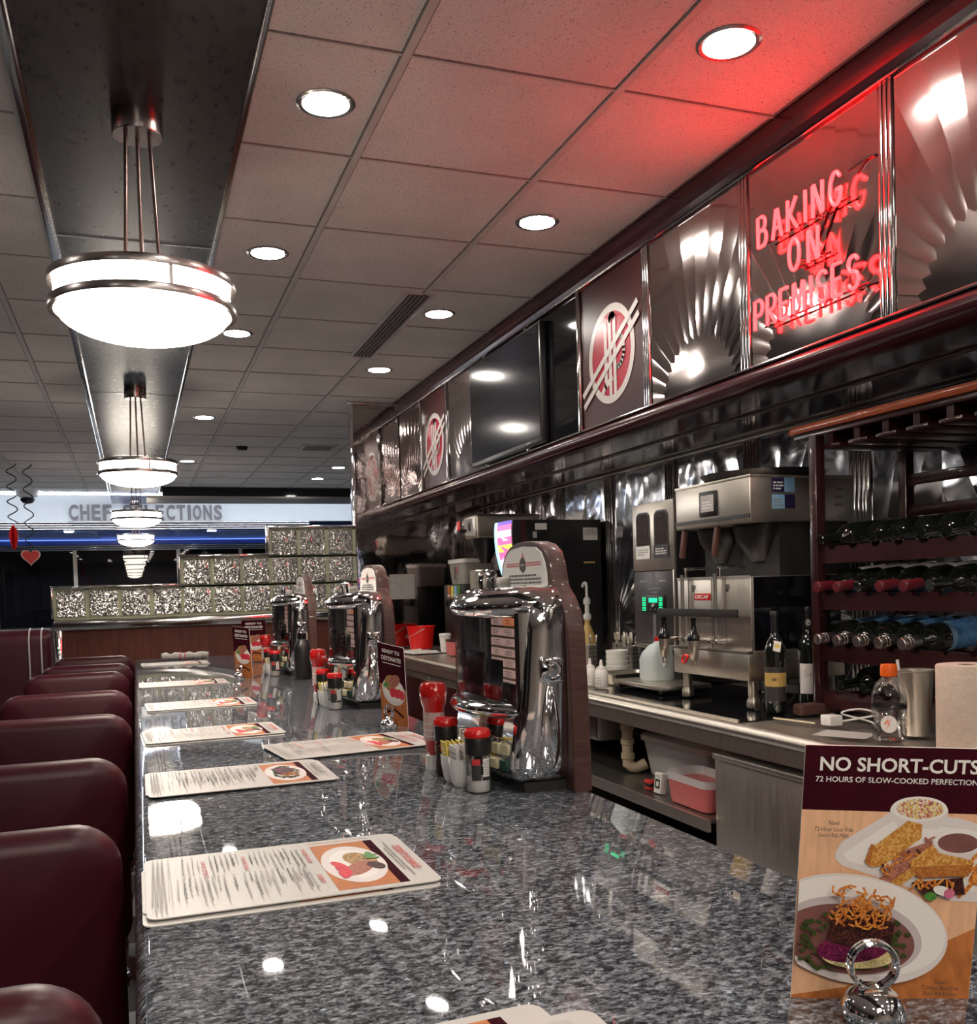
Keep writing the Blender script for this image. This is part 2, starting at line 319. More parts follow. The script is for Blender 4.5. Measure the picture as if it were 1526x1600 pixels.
# ---------------------------------------------------------------- mesh builder
def ident(v): return v
class MB:
    def __init__(s): s.v = []; s.f = []; s.m = []; s.mats = []
    def mi(s, mt):
        mt = MT[mt] if isinstance(mt, str) else mt
        if mt not in s.mats: s.mats.append(mt)
        return s.mats.index(mt)
    def add(s, verts, faces, mt, M=None):
        o = len(s.v); i = s.mi(mt)
        s.v += [tuple(M @ Vector(p)) if M is not None else tuple(p) for p in verts]
        for f in faces:
            s.f.append([o+k for k in f]); s.m.append(i)
        return s
    def box(s, x0, x1, y0, y1, z0, z1, mt, bev=0.0, seg=2, M=None):
        if bev <= 0:
            v = [(x, y, z) for x in (x0, x1) for y in (y0, y1) for z in (z0, z1)]
            f = [(0, 1, 3, 2), (4, 6, 7, 5), (0, 4, 5, 1), (2, 3, 7, 6), (0, 2, 6, 4), (1, 5, 7, 3)]
            return s.add(v, f, mt, M)
        bm = bmesh.new(); bmesh.ops.create_cube(bm, size=1)
        for q in bm.verts:
            q.co = Vector(((x0+x1)/2+q.co.x*(x1-x0), (y0+y1)/2+q.co.y*(y1-y0), (z0+z1)/2+q.co.z*(z1-z0)))
        bmesh.ops.bevel(bm, geom=bm.edges[:], offset=bev, segments=seg, affect='EDGES', profile=0.5)
        bm.verts.index_update()
        v = [q.co[:] for q in bm.verts]; f = [[q.index for q in fc.verts] for fc in bm.faces]; bm.free()
        return s.add(v, f, mt, M)
    def lathe(s, prof, mt, M=None, seg=32, caps=True):
        """prof: (r, z) from bottom to top, around +Z"""
        v = []; f = []
        for r, z in prof:
            for k in range(seg):
                a = 2*PI*k/seg; v.append((r*math.cos(a), r*math.sin(a), z))
        for i in range(len(prof)-1):
            for k in range(seg):
                a, b = i*seg+k, i*seg+(k+1) % seg
                f.append((a, b, b+seg, a+seg))
        if caps:
            if prof[0][0] > 1e-6: f.append(list(range(seg))[::-1])
            if prof[-1][0] > 1e-6: f.append([(len(prof)-1)*seg+k for k in range(seg)])
        return s.add(v, f, mt, M)
    def cyl(s, a, b, r, mt, seg=20, r2=None, M=None):
        a, b = Vector(a), Vector(b); d = b-a
        T = Matrix.Translation(a) @ d.to_track_quat('Z', 'Y').to_matrix().to_4x4()
        if M is not None: T = M @ T
        return s.lathe([(r, 0), (r if r2 is None else r2, d.length)], mt, T, seg)
    def tube(s, pts, r, mt, seg=10, closed=False, M=None, caps=True):
        P = [Vector(p) for p in pts]; n = len(P); v = []; f = []
        nrm = None
        for i, p in enumerate(P):
            if closed: t = P[(i+1) % n]-P[i-1]
            else: t = P[min(i+1, n-1)]-P[max(i-1, 0)]
            t.normalize()
            if nrm is None:
                nrm = t.orthogonal().normalized()
            else:
                nrm = (nrm - t*nrm.dot(t))
                nrm = nrm.normalized() if nrm.length > 1e-6 else t.orthogonal().normalized()
            bn = t.cross(nrm)
            rr = r[i] if isinstance(r, (list, tuple)) else r
            for k in range(seg):
                a = 2*PI*k/seg
                v.append(tuple(p + nrm*math.cos(a)*rr + bn*math.sin(a)*rr))
        m = n if closed else n-1
        for i in range(m):
            j = (i+1) % n
            for k in range(seg):
                f.append((i*seg+k, i*seg+(k+1) % seg, j*seg+(k+1) % seg, j*seg+k))
        if not closed and caps:
            f.append(list(range(seg))[::-1]); f.append([(n-1)*seg+k for k in range(seg)])
        return s.add(v, f, mt, M)
    def loft(s, rings, mt, cap0=True, cap1=True, closed=True, M=None):
        n = len(rings[0]); v = [p for r in rings for p in r]; f = []
        for i in range(len(rings)-1):
            for k in range(n if closed else n-1):
                a, b = i*n+k, i*n+(k+1) % n
                f.append((a, b, b+n, a+n))
        if cap0: f.append(list(range(n))[::-1])
        if cap1: f.append([(len(rings)-1)*n+k for k in range(n)])
        return s.add(v, f, mt, M)
    def prism(s, poly, d0, d1, mt, plane='xz', M=None, bev=0.0):
        """poly in the named plane, thickness along the remaining axis from d0 to d1"""
        def P(a, b, c):
            return {'xz': (a, c, b), 'yz': (c, a, b), 'xy': (a, b, c)}[plane]
        if bev > 0:
            cx = sum(p[0] for p in poly)/len(poly); cy = sum(p[1] for p in poly)/len(poly)
            mx = max(max(abs(p[0]-cx) for p in poly), 1e-4); my = max(max(abs(p[1]-cy) for p in poly), 1e-4)
            sm = [(cx+(x-cx)*(1-bev/mx), cy+(y-cy)*(1-bev/my)) for x, y in poly]
            e = bev if d1 > d0 else -bev
            return s.loft([[P(*p, d0) for p in sm], [P(*p, d0+e) for p in poly], [P(*p, d1-e) for p in poly], [P(*p, d1) for p in sm]], mt, M=M)
        return s.loft([[P(*p, d0) for p in poly], [P(*p, d1) for p in poly]], mt, M=M)
    def build(s, name, parent=None, loc=None, rot=None, angle=38, fix=True):
        me = bpy.data.meshes.new(name); me.from_pydata(s.v, [], s.f)
        for mt in s.mats: me.materials.append(mt)
        me.polygons.foreach_set('material_index', s.m)
        if fix:
            bm = bmesh.new(); bm.from_mesh(me); bmesh.ops.recalc_face_normals(bm, faces=bm.faces[:]); bm.to_mesh(me); bm.free()
        me.polygons.foreach_set('use_smooth', [True]*len(me.polygons))
        me.set_sharp_from_angle(angle=math.radians(angle))
        me.update()
        o = bpy.data.objects.new(name, me); COL.objects.link(o)
        if parent: o.parent = parent
        if loc: o.location = loc
        if rot: o.rotation_euler = rot
        return o

# things, parts, setting
def tag(o, label, cat, group=None):
    o['label'] = label; o['category'] = cat
    if group: o['group'] = group
    return o
def thing(name, label, cat, loc=(0, 0, 0), rot=(0, 0, 0), group=None):
    o = bpy.data.objects.new(name, None); COL.objects.link(o)
    o.empty_display_size = 0.05
    o.location = loc; o.rotation_euler = rot
    return tag(o, label, cat, group)
def struct(o):
    o['kind'] = 'structure'; return o
def dup(root, loc, rot=None, label=None, group=None):
    r = root.copy(); COL.objects.link(r); r.location = loc
    if rot is not None: r.rotation_euler = rot
    if label: r['label'] = label
    if group: r['group'] = group
    for ch in list(root.children):
        c = ch.copy(); COL.objects.link(c); c.parent = r
        for g in list(ch.children):
            d = g.copy(); COL.objects.link(d); d.parent = c
    return r

# lettering turned into mesh outlines
_glyphs = {}
def text_mesh(txt, bold=0.0):
    key = (txt, bold)
    if key not in _glyphs:
        c = bpy.data.curves.new('t', 'FONT'); c.body = txt; c.size = 1.0; c.offset = bold; c.resolution_u = 3
        o = bpy.data.objects.new('t', c); COL.objects.link(o)
        dg = bpy.context.evaluated_depsgraph_get()
        me = bpy.data.meshes.new_from_object(o.evaluated_get(dg))
        v = [p.co[:2] for p in me.vertices]; f = [list(p.vertices) for p in me.polygons]
        bpy.data.objects.remove(o); bpy.data.curves.remove(c); bpy.data.meshes.remove(me)
        _glyphs[key] = (v, f)
    return _glyphs[key]

def smooth_pts(pts, n=6, closed=False):
    """Catmull-Rom through 3D points"""
    P = [Vector(p) for p in pts]; out = []
    m = len(P) if closed else len(P)-1
    for i in range(m):
        p0 = P[i-1] if (i > 0 or closed) else P[i]; p1 = P[i]; p2 = P[(i+1) % len(P)]
        p3 = P[(i+2) % len(P)] if (closed or i+2 < len(P)) else p2
        for k in range(n):
            t = k/n
            out.append(0.5*((2*p1)+(-p0+p2)*t+(2*p0-5*p1+4*p2-p3)*t*t+(-p0+3*p1-3*p2+p3)*t**3))
    if not closed: out.append(P[-1])
    return out

class Art:
    """flat printed card: layers of shapes in card units (u right, v up), each a hair above the last"""
    def __init__(s, mb, M, step=0.00007): s.mb = mb; s.M = M; s.w = 0.00025; s.step = step
    def up(s): s.w += s.step
    def poly(s, pts, mt):
        s.up(); s.mb.add([(u, v, s.w) for u, v in pts], [list(range(len(pts)))], mt, s.M)
    def rect(s, u0, v0, u1, v1, mt): s.poly([(u0, v0), (u1, v0), (u1, v1), (u0, v1)], mt)
    def rects(s, rs, mt):
        s.up()
        for u0, v0, u1, v1 in rs:
            s.mb.add([(u0, v0, s.w), (u1, v0, s.w), (u1, v1, s.w), (u0, v1, s.w)], [(0, 1, 2, 3)], mt, s.M)
    def ell(s, cu, cv, ru, rv, mt, rot=0, seg=36, u0=None, u1=None):
        pts = []
        for k in range(seg):
            a = 2*PI*k/seg; x = ru*math.cos(a); y = rv*math.sin(a)
            u, v = cu+x*math.cos(rot)-y*math.sin(rot), cv+x*math.sin(rot)+y*math.cos(rot)
            if u0 is not None: u = max(u0, u)
            if u1 is not None: u = min(u1, u)
            pts.append((u, v))
        s.poly(pts, mt)
    def line(s, pts, wd, mt):
        s.up()
        for (a, b), (c, d) in zip(pts, pts[1:]):
            l = math.hypot(c-a, d-b) or 1; nx, ny = -(d-b)/l*wd/2, (c-a)/l*wd/2
            ex, ey = (c-a)/l*wd*.3, (d-b)/l*wd*.3
            s.mb.add([(a+nx-ex, b+ny-ey, s.w), (a-nx-ex, b-ny-ey, s.w), (c-nx+ex, d-ny+ey, s.w), (c+nx+ex, d+ny+ey, s.w)], [(0, 1, 2, 3)], mt, s.M)
    def text(s, txt, cu, cv, width, mt, height=None, bold=0.0, rot=0.0, align='C'):
        v, f = text_mesh(txt, bold)
        if not v: return
        xs = [p[0] for p in v]; ys = [p[1] for p in v]
        k = width/(max(xs)-min(xs)); kv = k if height is None else height/(max(ys)-min(ys))
        ox = {'C': (max(xs)+min(xs))/2, 'L': min(xs), 'R': max(xs)}[align]; oy = (max(ys)+min(ys))/2
        s.up(); c, sn = math.cos(rot), math.sin(rot); out = []
        for x, y in v:
            x, y = (x-ox)*k, (y-oy)*kv
            out.append((cu+x*c-y*sn, cv+x*sn+y*c, s.w))
        s.mb.add(out, f, mt, s.M)

def frame(o, u, w):
    """matrix with local x = u, local z = w (made perpendicular), origin o"""
    u = Vector(u).normalized(); w = Vector(w); w = (w-u*w.dot(u)).normalized(); v = w.cross(u)
    M = Matrix((u, v, w)).transposed().to_4x4(); M.translation = Vector(o)
    return M
# ================================================================ SETTING
CEIL = 2.606; CT = 0.91; BT = 0.81
def checker_floor():
    m, nt, b = new_mat('checker_floor')
    c = N(nt, 'ShaderNodeTexChecker', Scale=3.3); L(nt, coords(nt), c.inputs['Vector'])
    c.inputs['Color1'].default_value = (0.06, 0.062, 0.07, 1); c.inputs['Color2'].default_value = (0.42, 0.46, 0.50, 1)
    L(nt, c.outputs['Color'], b.inputs['Base Color']); setp(b, rough=0.25)
    return m
MT['checker'] = checker_floor()
struct(MB().box(-3.2, 4.2, -4, 17.6, -0.05, 0, 'checker').build('floor'))
struct(MB().box(-3.2, 4.2, -4, 13.3, CEIL, CEIL+0.05, 'tile').build('ceiling'))
g = MB()
XT = [1.934, 2.546, 3.158, 3.77, 0.711, 1.322, -0.500, -1.111, -1.722, -2.333, -2.944]
for x in XT:
    ys = 7.0 if x > 1.9 else -4
    g.box(x-0.011, x+0.011, ys, 13.3, CEIL-0.006, CEIL+0.001, 'tbar')
    g.box(x-0.016, x+0.016, ys, 13.3, CEIL-0.0015, CEIL+0.001, 'tdark')
k = -10
while 2.418+0.612*k < 13.2:
    y = 2.418+0.612*k
    for x0, x1 in ((-3.2, -0.25), (0.355, 1.91 if y < 6.9 else 4.2)):
        g.box(x0, x1, y-0.004, y+0.004, CEIL-0.004, CEIL+0.001, 'tbar')
        g.box(x0, x1, y-0.009, y+0.006, CEIL-0.0015, CEIL+0.001, 'tdark')
    k += 1
g.box(1.885, 1.915, -4, 6.9, CEIL-0.007, CEIL+0.001, 'tbar')
g.box(1.83, 1.837, -4, 6.9, CEIL-0.003, CEIL+0.001, 'tdark')
struct(g.build('trim_1'))
# dark laminate beam that carries the pendants
g = MB()
g.box(-0.218, 0.338, -4, 13.0, CEIL-0.016, CEIL+0.002, 'beam')
for y in (0.95, 3.925, 6.82, 9.72): g.box(-0.218, 0.338, y-0.006, y+0.006, CEIL-0.020, CEIL, 'chrome_dark')
struct(g.build('trim_2'))
g = MB()
g.box(-0.250, -0.216, -4, 13.0, CEIL-0.024, CEIL+0.002, 'chrome_dark', 0.004)
g.box(0.336, 0.356, -4, 13.0, CEIL-0.024, CEIL+0.002, 'chrome_dark', 0.004)
g.box(-0.262, -0.250, -4, 13.0, CEIL-0.008, CEIL+0.002, 'tbar')
struct(g.build('trim_3'))
g = MB()
g.box(-0.24, 0.36, 13.0, 14.7, CEIL-0.016, CEIL+0.03, 'blue_pale')  # pale blue here paints the bluish light reflected on the beam's end
g.box(0.38, 4.2, 12.6, 13.3, 2.49, CEIL, 'black_gloss')
g.box(0.2, 4.2, 12.55, 13.3, 2.465, 2.49, 'steel_dark')
struct(g.build('trim_4'))
# far room: raised cove, white band with letters, blue soffit, night window
struct(MB().box(-3.2, 4.2, 13.3, 17.6, 3.05, 3.1, 'paint_white').build('ceiling_far'))
g = MB()
g.box(-3.2, 4.2, 15.0, 15.08, 2.36, 3.05, 'paint_white')
struct(g.build('wall_far_band'))
g = MB()
for i in range(4):
    g.box(-3.2, 2.6, 14.96+0.004*i, 15.08, 2.235+0.032*i, 2.262+0.032*i, 'chrome_dark', 0.008)
struct(g.build('trim_5'))
struct(MB().box(-3.2, 4.2, 15.08, 17.5, 2.25, 2.30, 'paint_blue').build('ceiling_soffit_far'))
g = MB()
for x0, x1 in ((-3.1, -0.48), (1.25, 2.5)): g.box(x0, x1, 15.5, 17.2, 2.245, 2.25, 'blue_pale')
struct(g.build('trim_6'))
g = MB()
g.box(-3.2, 4.2, 17.5, 17.6, 2.07, 2.25, 'paint_blue')
g.box(-3.2, 4.2, 17.5, 17.6, 0, 0.80, 'paint_dark')
struct(g.build('wall_far'))
g = MB()
for i in range(3): g.box(-3.2, 4.2, 17.44, 17.5, 2.06+0.035*i, 2.09+0.035*i, 'chrome_dark', 0.008)
struct(g.build('trim_7'))
w1 = struct(MB().box(-3.2, 4.2, 17.52, 17.55, 0.80, 2.07, 'night_glass').build('window_1'))
g = MB()
for x in (-2.1, -0.9, 0.75, 1.8): MB().box(x-0.03, x+0.03, 17.47, 17.53, 0.80, 2.07, 'steel_dark').build('mullion', w1)
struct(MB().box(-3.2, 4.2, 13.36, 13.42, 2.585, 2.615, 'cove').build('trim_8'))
struct(MB().box(-3.2, 4.2, 17.38, 17.40, 2.225, 2.240, 'blue_fill').build('fill_strip'))  # glowing strip added to brighten the blue soffit, no real fitting
# left wall with night windows, wall behind the viewer
g = MB()
g.box(-3.3, -3.2, -4, 17.6, 0, 0.85, 'vinyl_dark'); g.box(-3.3, -3.2, -4, 17.6, 2.1, 3.1, 'paint_dark')
for i in range(9): g.box(-3.3, -3.2, -4+2.65*i, -3.75+2.65*i, 0.85, 2.1, 'steel_dark')
struct(g.build('wall_left'))
struct(MB().box(-3.28, -3.25, -4, 17.6, 0.85, 2.1, 'night_glass').build('window_2'))
struct(MB().box(-3.3, 2.6, -4.1, -4, 0, CEIL, 'paint_beige').build('wall_near'))
# right: pressed steel wall behind the back counter, polished cross wall
struct(MB().box(2.52, 2.60, -4, 6.9, 0, 1.90, 'wall_steel').build('wall_right'))
g = MB()
for y in (0.80, 1.47, 2.14, 2.80, 3.46, 4.12, 4.78, 5.44, 6.10): 
    g.box(2.503, 2.522, y-0.012, y+0.012, BT, 1.845, 'chrome_dark', 0.004)
    for q in range(4): g.box(2.512, 2.522, y+0.02+0.022*q, y+0.036+0.022*q, BT, 1.845, 'chrome_dark', 0.004)
struct(g.build('trim_9'))
struct(MB().box(1.525, 2.60, 6.9, 7.0, 0, CEIL, 'mirror').build('wall_cross'))
g = MB()
g.box(1.512, 1.535, 6.875, 6.905, 0, CEIL, 'chrome', 0.005)
g.box(1.49, 1.91, 6.86, 6.90, CEIL-0.02, CEIL, 'chrome_dark', 0.004)
struct(g.build('trim_10'))
struct(MB().box(4.2, 4.3, 7.0, 17.6, 0, 3.1, 'paint_dark').build('wall_kitchen'))
# soffit over the back bar
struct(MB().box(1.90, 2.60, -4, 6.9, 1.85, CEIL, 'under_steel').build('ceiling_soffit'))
def gate(y0, y1): return (y0, y1)
panels = [(-0.6, 0.05), (0.08, 0.70), (0.73, 1.35), (1.37, 1.985), (2.035, 2.605), (2.655, 3.235), (3.285, 3.825), (3.86, 4.43), (4.45, 5.03), (5.05, 5.73), (5.76, 6.30), (6.33, 6.88)]
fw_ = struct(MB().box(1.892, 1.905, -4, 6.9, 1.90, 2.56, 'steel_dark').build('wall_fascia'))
for y0, y1 in panels:
    mt = 'maroon_panel' if (abs(y0-3.285) < .01 or abs(y0-5.76) < .01) else ('black_gloss' if abs(y0-3.86) < .01 or abs(y0-4.45) < .01 else 'fascia_steel')  # black panel beside the television paints its dark reflection in the steel
    MB().box(1.880, 1.893, y0, y1, 1.905, 2.53, mt, 0.002, 1).build('fascia_panel', fw_)
g = MB()
ys = sorted([p[1] for p in panels]+[p[0] for p in panels])
for (a0, a1), (b0, b1) in zip(panels, panels[1:]):
    c0, c1 = a1, b0
    if c1-c0 > 0.04:
        for q in range(3): g.box(1.872, 1.892, c0+(c1-c0)*q/3+.001, c0+(c1-c0)*(q+1)/3-.001, 1.905, 2.53, 'chrome_dark', 0.004)
    else: g.box(1.866, 1.892, (c0+c1)/2-0.012, (c0+c1)/2+0.012, 1.905, 2.53, 'chrome_dark', 0.005)
struct(g.build('trim_11'))
g = MB()   # burgundy crown above and rounded burgundy rail below the panels
g.prism([(1.905, 2.50), (1.872, 2.515), (1.862, 2.545), (1.838, 2.560), (1.838, 2.606), (1.905, 2.606)], -4, 6.895, 'burgundy', 'xz')
g.tube([(1.868, -4, 2.520), (1.868, 6.89, 2.520)], 0.006, 'chrome_dark', 8)
struct(g.build('trim_12'))
g = MB()
arc = [(1.905+0.038*math.cos(PI/2+PI*t/12)-0.004, 1.873+0.032*math.sin(PI/2+PI*t/12)) for t in range(13)]
g.prism(arc+[(1.95, 1.841), (1.95, 1.905)], -4, 6.895, 'burgundy', 'xz')
g.tube([(1.876, -4, 1.908), (1.876, 6.89, 1.908)], 0.005, 'chrome_dark', 8)
struct(g.build('trim_13'))
g = MB()
g.box(2.17, 2.19, -4, 6.9, 1.842, 1.851, 'steel_dark', 0.003)
g.box(2.49, 2.515, -4, 6.9, 1.832, 1.851, 'chrome_dark', 0.005)
struct(g.build('trim_14'))

# ================================================================ COUNTERS
t = thing('lunch_counter', 'long speckled grey granite lunch counter with polished top and bullnose edge', 'counter', (0.3, 2.5, 0))
g = MB()
prof = [(-0.012+0.020*(1-math.cos(a))-0.0, CT-0.020+0.020*math.sin(a)) for a in [PI/2*i/6 for i in range(7)]]
poly = [(-0.008, CT-0.055)]+[(-0.012, CT-0.048)]+prof+[(0.650, CT), (0.657, CT-0.004), (0.660, CT-0.012), (0.660, CT-0.055)]
g.prism(poly, -0.6, 5.36, 'granite', 'xz')
g.build('countertop', t, (-0.3, -2.5, 0))
g = MB().box(0.14, 0.60, -0.55, 5.32, 0.10, CT-0.055, 'partition_wood')
g.box(0.20, 0.56, -0.5, 5.3, 0, 0.10, 'black_matte')
g.build('base_cabinet', t, (-0.3, -2.5, 0))

t = thing('back_counter', 'long stainless steel work counter with rolled front edge behind the jukeboxes', 'counter', (2.05, 4.0, 0))
off = (-2.05, -4.0, 0)
g = MB()
edge = [(1.625+0.025*math.cos(a), BT-0.012+0.020*math.sin(a)) for a in [PI*1.5-PI*i/8 for i in range(9)]]
g.prism(edge+[(1.66, BT), (1.69, BT-0.010), (2.515, BT-0.010), (2.515, BT-0.035), (1.63, BT-0.035)], 0.9, 6.88, 'steel', 'xz')
g.box(1.612, 1.625, 0.9, 6.88, BT-0.075, BT-0.03, 'steel')
g.build('worktop', t, off)
g = MB()
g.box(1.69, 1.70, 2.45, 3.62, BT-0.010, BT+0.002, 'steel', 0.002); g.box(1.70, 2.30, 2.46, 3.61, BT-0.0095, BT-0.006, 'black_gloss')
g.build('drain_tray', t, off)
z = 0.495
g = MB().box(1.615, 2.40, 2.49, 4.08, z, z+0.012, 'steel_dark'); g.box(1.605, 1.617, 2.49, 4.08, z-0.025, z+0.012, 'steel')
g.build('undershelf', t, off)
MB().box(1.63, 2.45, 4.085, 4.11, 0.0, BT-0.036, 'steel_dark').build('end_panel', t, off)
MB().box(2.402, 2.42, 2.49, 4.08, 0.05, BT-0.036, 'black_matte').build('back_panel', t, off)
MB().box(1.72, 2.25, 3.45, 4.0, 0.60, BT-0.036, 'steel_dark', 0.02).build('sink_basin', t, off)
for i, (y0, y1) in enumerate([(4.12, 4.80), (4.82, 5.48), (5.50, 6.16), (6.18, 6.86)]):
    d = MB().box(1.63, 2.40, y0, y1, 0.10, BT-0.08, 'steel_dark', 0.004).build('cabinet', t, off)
    MB().box(1.62, 1.632, y0+0.03, y1-0.03, 0.15, BT-0.12, 'rack_wood', 0.004).build('door', d)
t = thing('undercounter_fridge', 'stainless steel undercounter fridge below the wine rack behind the food card', 'fridge', (2.05, 1.7, 0))
off = (-2.05, -1.7, 0)
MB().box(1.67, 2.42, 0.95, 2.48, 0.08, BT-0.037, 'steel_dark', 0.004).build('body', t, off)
g = MB().box(1.625, 1.668, 1.72, 2.478, 0.12, 0.715, 'steel_v', 0.006); g.box(1.612, 1.65, 1.73, 2.47, 0.700, 0.716, 'steel', 0.003)
g.build('door', t, off)
MB().box(1.625, 1.668, 0.96, 1.715, 0.12, 0.715, 'steel_v', 0.006).build('door', t, off)
for x in (1.72, 2.36):
    for y in (1.0, 2.43): MB().cyl((x, y, 0), (x, y, 0.09), 0.02, 'black').build('foot', t, off)

# ================================================================ CEILING FITTINGS
def pendant():
    t = thing('pendant_lamp', '', 'lamp', (0.06, 2.907, CEIL-0.016))
    g = MB().lathe([(0.0, -0.062), (0.066, -0.062), (0.068, -0.058), (0.068, 0.0)], 'nickel', seg=40)
    g.build('canopy', t)
    for a in (90, 210, 330):
        x, y = 0.036*math.cos(math.radians(a)), 0.036*math.sin(math.radians(a))
        MB().cyl((x, y, -0.06), (x*1.5, y*1.5, -0.475), 0.0055, 'bronze_rod', 10).build('rod', t)
    prof = [(0.0, -0.632)]+[(0.232*math.sin(PI/2*i/14), -0.632+0.078*(1-math.cos(PI/2*i/14))) for i in range(1, 15)]
    prof += [(0.236, -0.552), (0.236, -0.478)]
    MB().lathe(prof, 'lamp', seg=64).build('bowl', t)
    MB().lathe([(0.0, -0.470), (0.236, -0.470), (0.236, -0.478), (0.0, -0.478)], 'nickel', seg=64).build('top_cover', t)
    for z, nm in ((-0.477, 'rim_ring'), (-0.548, 'rim_ring')):
        MB().lathe([(0.238, z-0.011), (0.252, z-0.011), (0.254, z), (0.252, z+0.011), (0.238, z+0.011), (0.238, z-0.011)], 'nickel', seg=64, caps=False).build(nm, t)
    for a in (-75, 45, 165):
        c, s_ = math.cos(math.radians(a)), math.sin(math.radians(a))
        M = Matrix.Rotation(math.radians(a), 4, 'Z')
        MB().box(0.242, 0.250, -0.005, 0.005, -0.556, -0.470, 'nickel', M=M).build('clip', t)
    return t
lamp = pendant()
LAB = ['large round pendant lamp nearest the viewer, opal bowl with two metal rings on three rods',
       'second pendant lamp along the dark ceiling beam, beyond the large near one',
       'third pendant lamp along the beam, its bowl in front of the grey wall letters',
       'farthest pendant lamp, small bright bowl just above the dark window']
lamp['label'] = LAB[0]; lamp['group'] = 'pendant lamps under the ceiling beam'
for i in range(1, 4): dup(lamp, (0.06, 2.907+3.785*i, CEIL-0.016), label=LAB[i])
for i in (-1,): dup(lamp, (0.06, 2.907+3.785*i, CEIL-0.016), label='unseen pendant lamp added for light on the beam behind the viewer')  # extra pendant out of view, added to light the near counter


def downlight(x, y, label, z=CEIL):
    global DL
    if DL is None:
        t = thing('ceiling_downlight', label, 'ceiling light', (x, y, z), group='round recessed downlights')
        MB().lathe([(0.066, -0.004), (0.076, -0.006), (0.083, -0.002), (0.083, 0.001), (0.066, 0.001), (0.066, -0.004)], 'nickel', seg=40, caps=False).build('trim_ring', t)
        MB().lathe([(0.0, -0.003), (0.066, -0.003), (0.066, 0.001)], 'downlight', seg=40).build('lens', t)
        DL = t
    else: dup(DL, (x, y, z), label=label)
DL = None
ord_ = ['nearest', 'second', 'third', 'fourth', 'fifth', 'sixth', 'seventh']
for i, kk in enumerate((0, 1, 2, 4, 6)):
    downlight(0.56, 2.723+1.245*kk, '%s recessed downlight in the row right beside the dark ceiling beam' % ord_[i])
for i, kk in enumerate((0, 1, 2, 3)):
    downlight(1.482, 2.124+1.245*kk, ['nearest recessed downlight, its ring tinted red by the neon sign', 'second recessed downlight along the steel fascia, above the logo panels',
      'third recessed downlight along the fascia, beside the ceiling air vent', 'fourth recessed downlight along the fascia, small, beyond the air vent'][i])
downlight(2.16, 10.5, 'small far downlight beside the steel corner column, nearer of two'); downlight(2.12, 11.55, 'small far downlight beside the steel corner column, farther of two')
downlight(-0.86, 14.99+0.45, 'small downlight under the blue soffit, left of the pendants', 2.245); downlight(1.17, 15.44, 'small downlight under the blue soffit, right of the pendants', 2.245)
for i, (x, y) in enumerate([(0.56, 1.478), (0.56, 0.233), (1.482, 0.88), (1.482, -0.36), (-1.6, 2.7), (-1.6, 5.2), (-1.6, 7.7), (-1.6, 10.2), (-1.6, 0.2), (0.5, -1.9), (1.48, -1.9), (0.56, -0.85), (-0.75, -0.85), (-0.75, -2.1), (0.56, -2.9), (1.48, -1.1)]):
    downlight(x, y, 'recessed downlight added out of the picture for light over the %s' % ('counter' if x > 0 else 'booths'))  # unseen downlights added to brighten the room and the near food card

t = thing('air_vent', 'long slotted grey air vent in the ceiling tiles beside a downlight', 'vent', (1.30, 4.93, CEIL))
g = MB().box(-0.075, 0.075, -0.62, 0.62, -0.006, 0.002, 'tbar', 0.002)
g.build('frame', t)
g = MB().box(-0.052, 0.052, -0.60, 0.60, -0.0075, -0.004, 'black_matte')
for i in range(5): g.box(-0.046+0.021*i, -0.036+0.021*i, -0.60, 0.60, -0.012, -0.006, 'tdark')
g.build('slats', t)
t = thing('square_vent', 'small white square vent in the far ceiling near the steel column', 'vent', (1.68, 9.08, CEIL))
MB().box(-0.17, 0.17, -0.17, 0.17, -0.010, 0.001, 'tbar', 0.004).build('frame', t)
MB().box(-0.13, 0.13, -0.13, 0.13, -0.0125, -0.008, 'tdark').build('grille', t)
t = thing('smoke_detector', 'small dark round detector on the far ceiling tiles', 'detector', (0.99, 9.15, CEIL))
MB().lathe([(0.0, -0.035), (0.04, -0.033), (0.05, -0.02), (0.055, 0.0)], 'black').build('cap', t)
t = thing('dome_camera', 'dark dome camera under a white base at left on the ceiling', 'camera', (-1.19, 13.2, CEIL))
MB().lathe([(0.05, -0.10), (0.12, -0.06), (0.14, 0.0)], 'white').build('base', t)
MB().lathe([(0.0, -0.16), (0.05, -0.15), (0.08, -0.12), (0.085, -0.095)], 'black_gloss').build('dome', t)

# swirl ornaments
def swirl(x, y, z0, z1, r, turns):
    pts = []
    n = int(turns*14)
    for i in range(n+1):
        a = 2*PI*turns*i/n; pts.append((x+r*math.cos(a), y+r*math.sin(a), z0+(z1-z0)*i/n))
    return pts
t = thing('hanging_ornament', 'red foil twist hanging on a black spiral from the ceiling at far left', 'decoration', (-1.095, 10.6, 2.606), group='valentine ceiling ornaments')
MB().tube(swirl(0, 0, 0, -0.60, 0.045, 4), 0.006, 'black', 6).build('spiral', t)
g = MB()
for k in range(3):
    M = Matrix.Rotation(k*PI/3, 4, 'Z')
    g.prism([(0, -0.60), (0.036, -0.66), (0.046, -0.72), (0.022, -0.83), (0, -0.86), (-0.022, -0.83), (-0.046, -0.72), (-0.036, -0.66)], -0.004, 0.004, 'red', 'xz', M=M)
g.build('twist', t)
t = thing('hanging_ornament', 'red glitter heart with pale outline hanging on a black spiral at far left', 'decoration', (-0.95, 10.6, 2.606), group='valentine ceiling ornaments')
MB().tube(swirl(0, 0, 0, -0.84, 0.042, 5), 0.006, 'black', 6).build('spiral', t)
heart = []
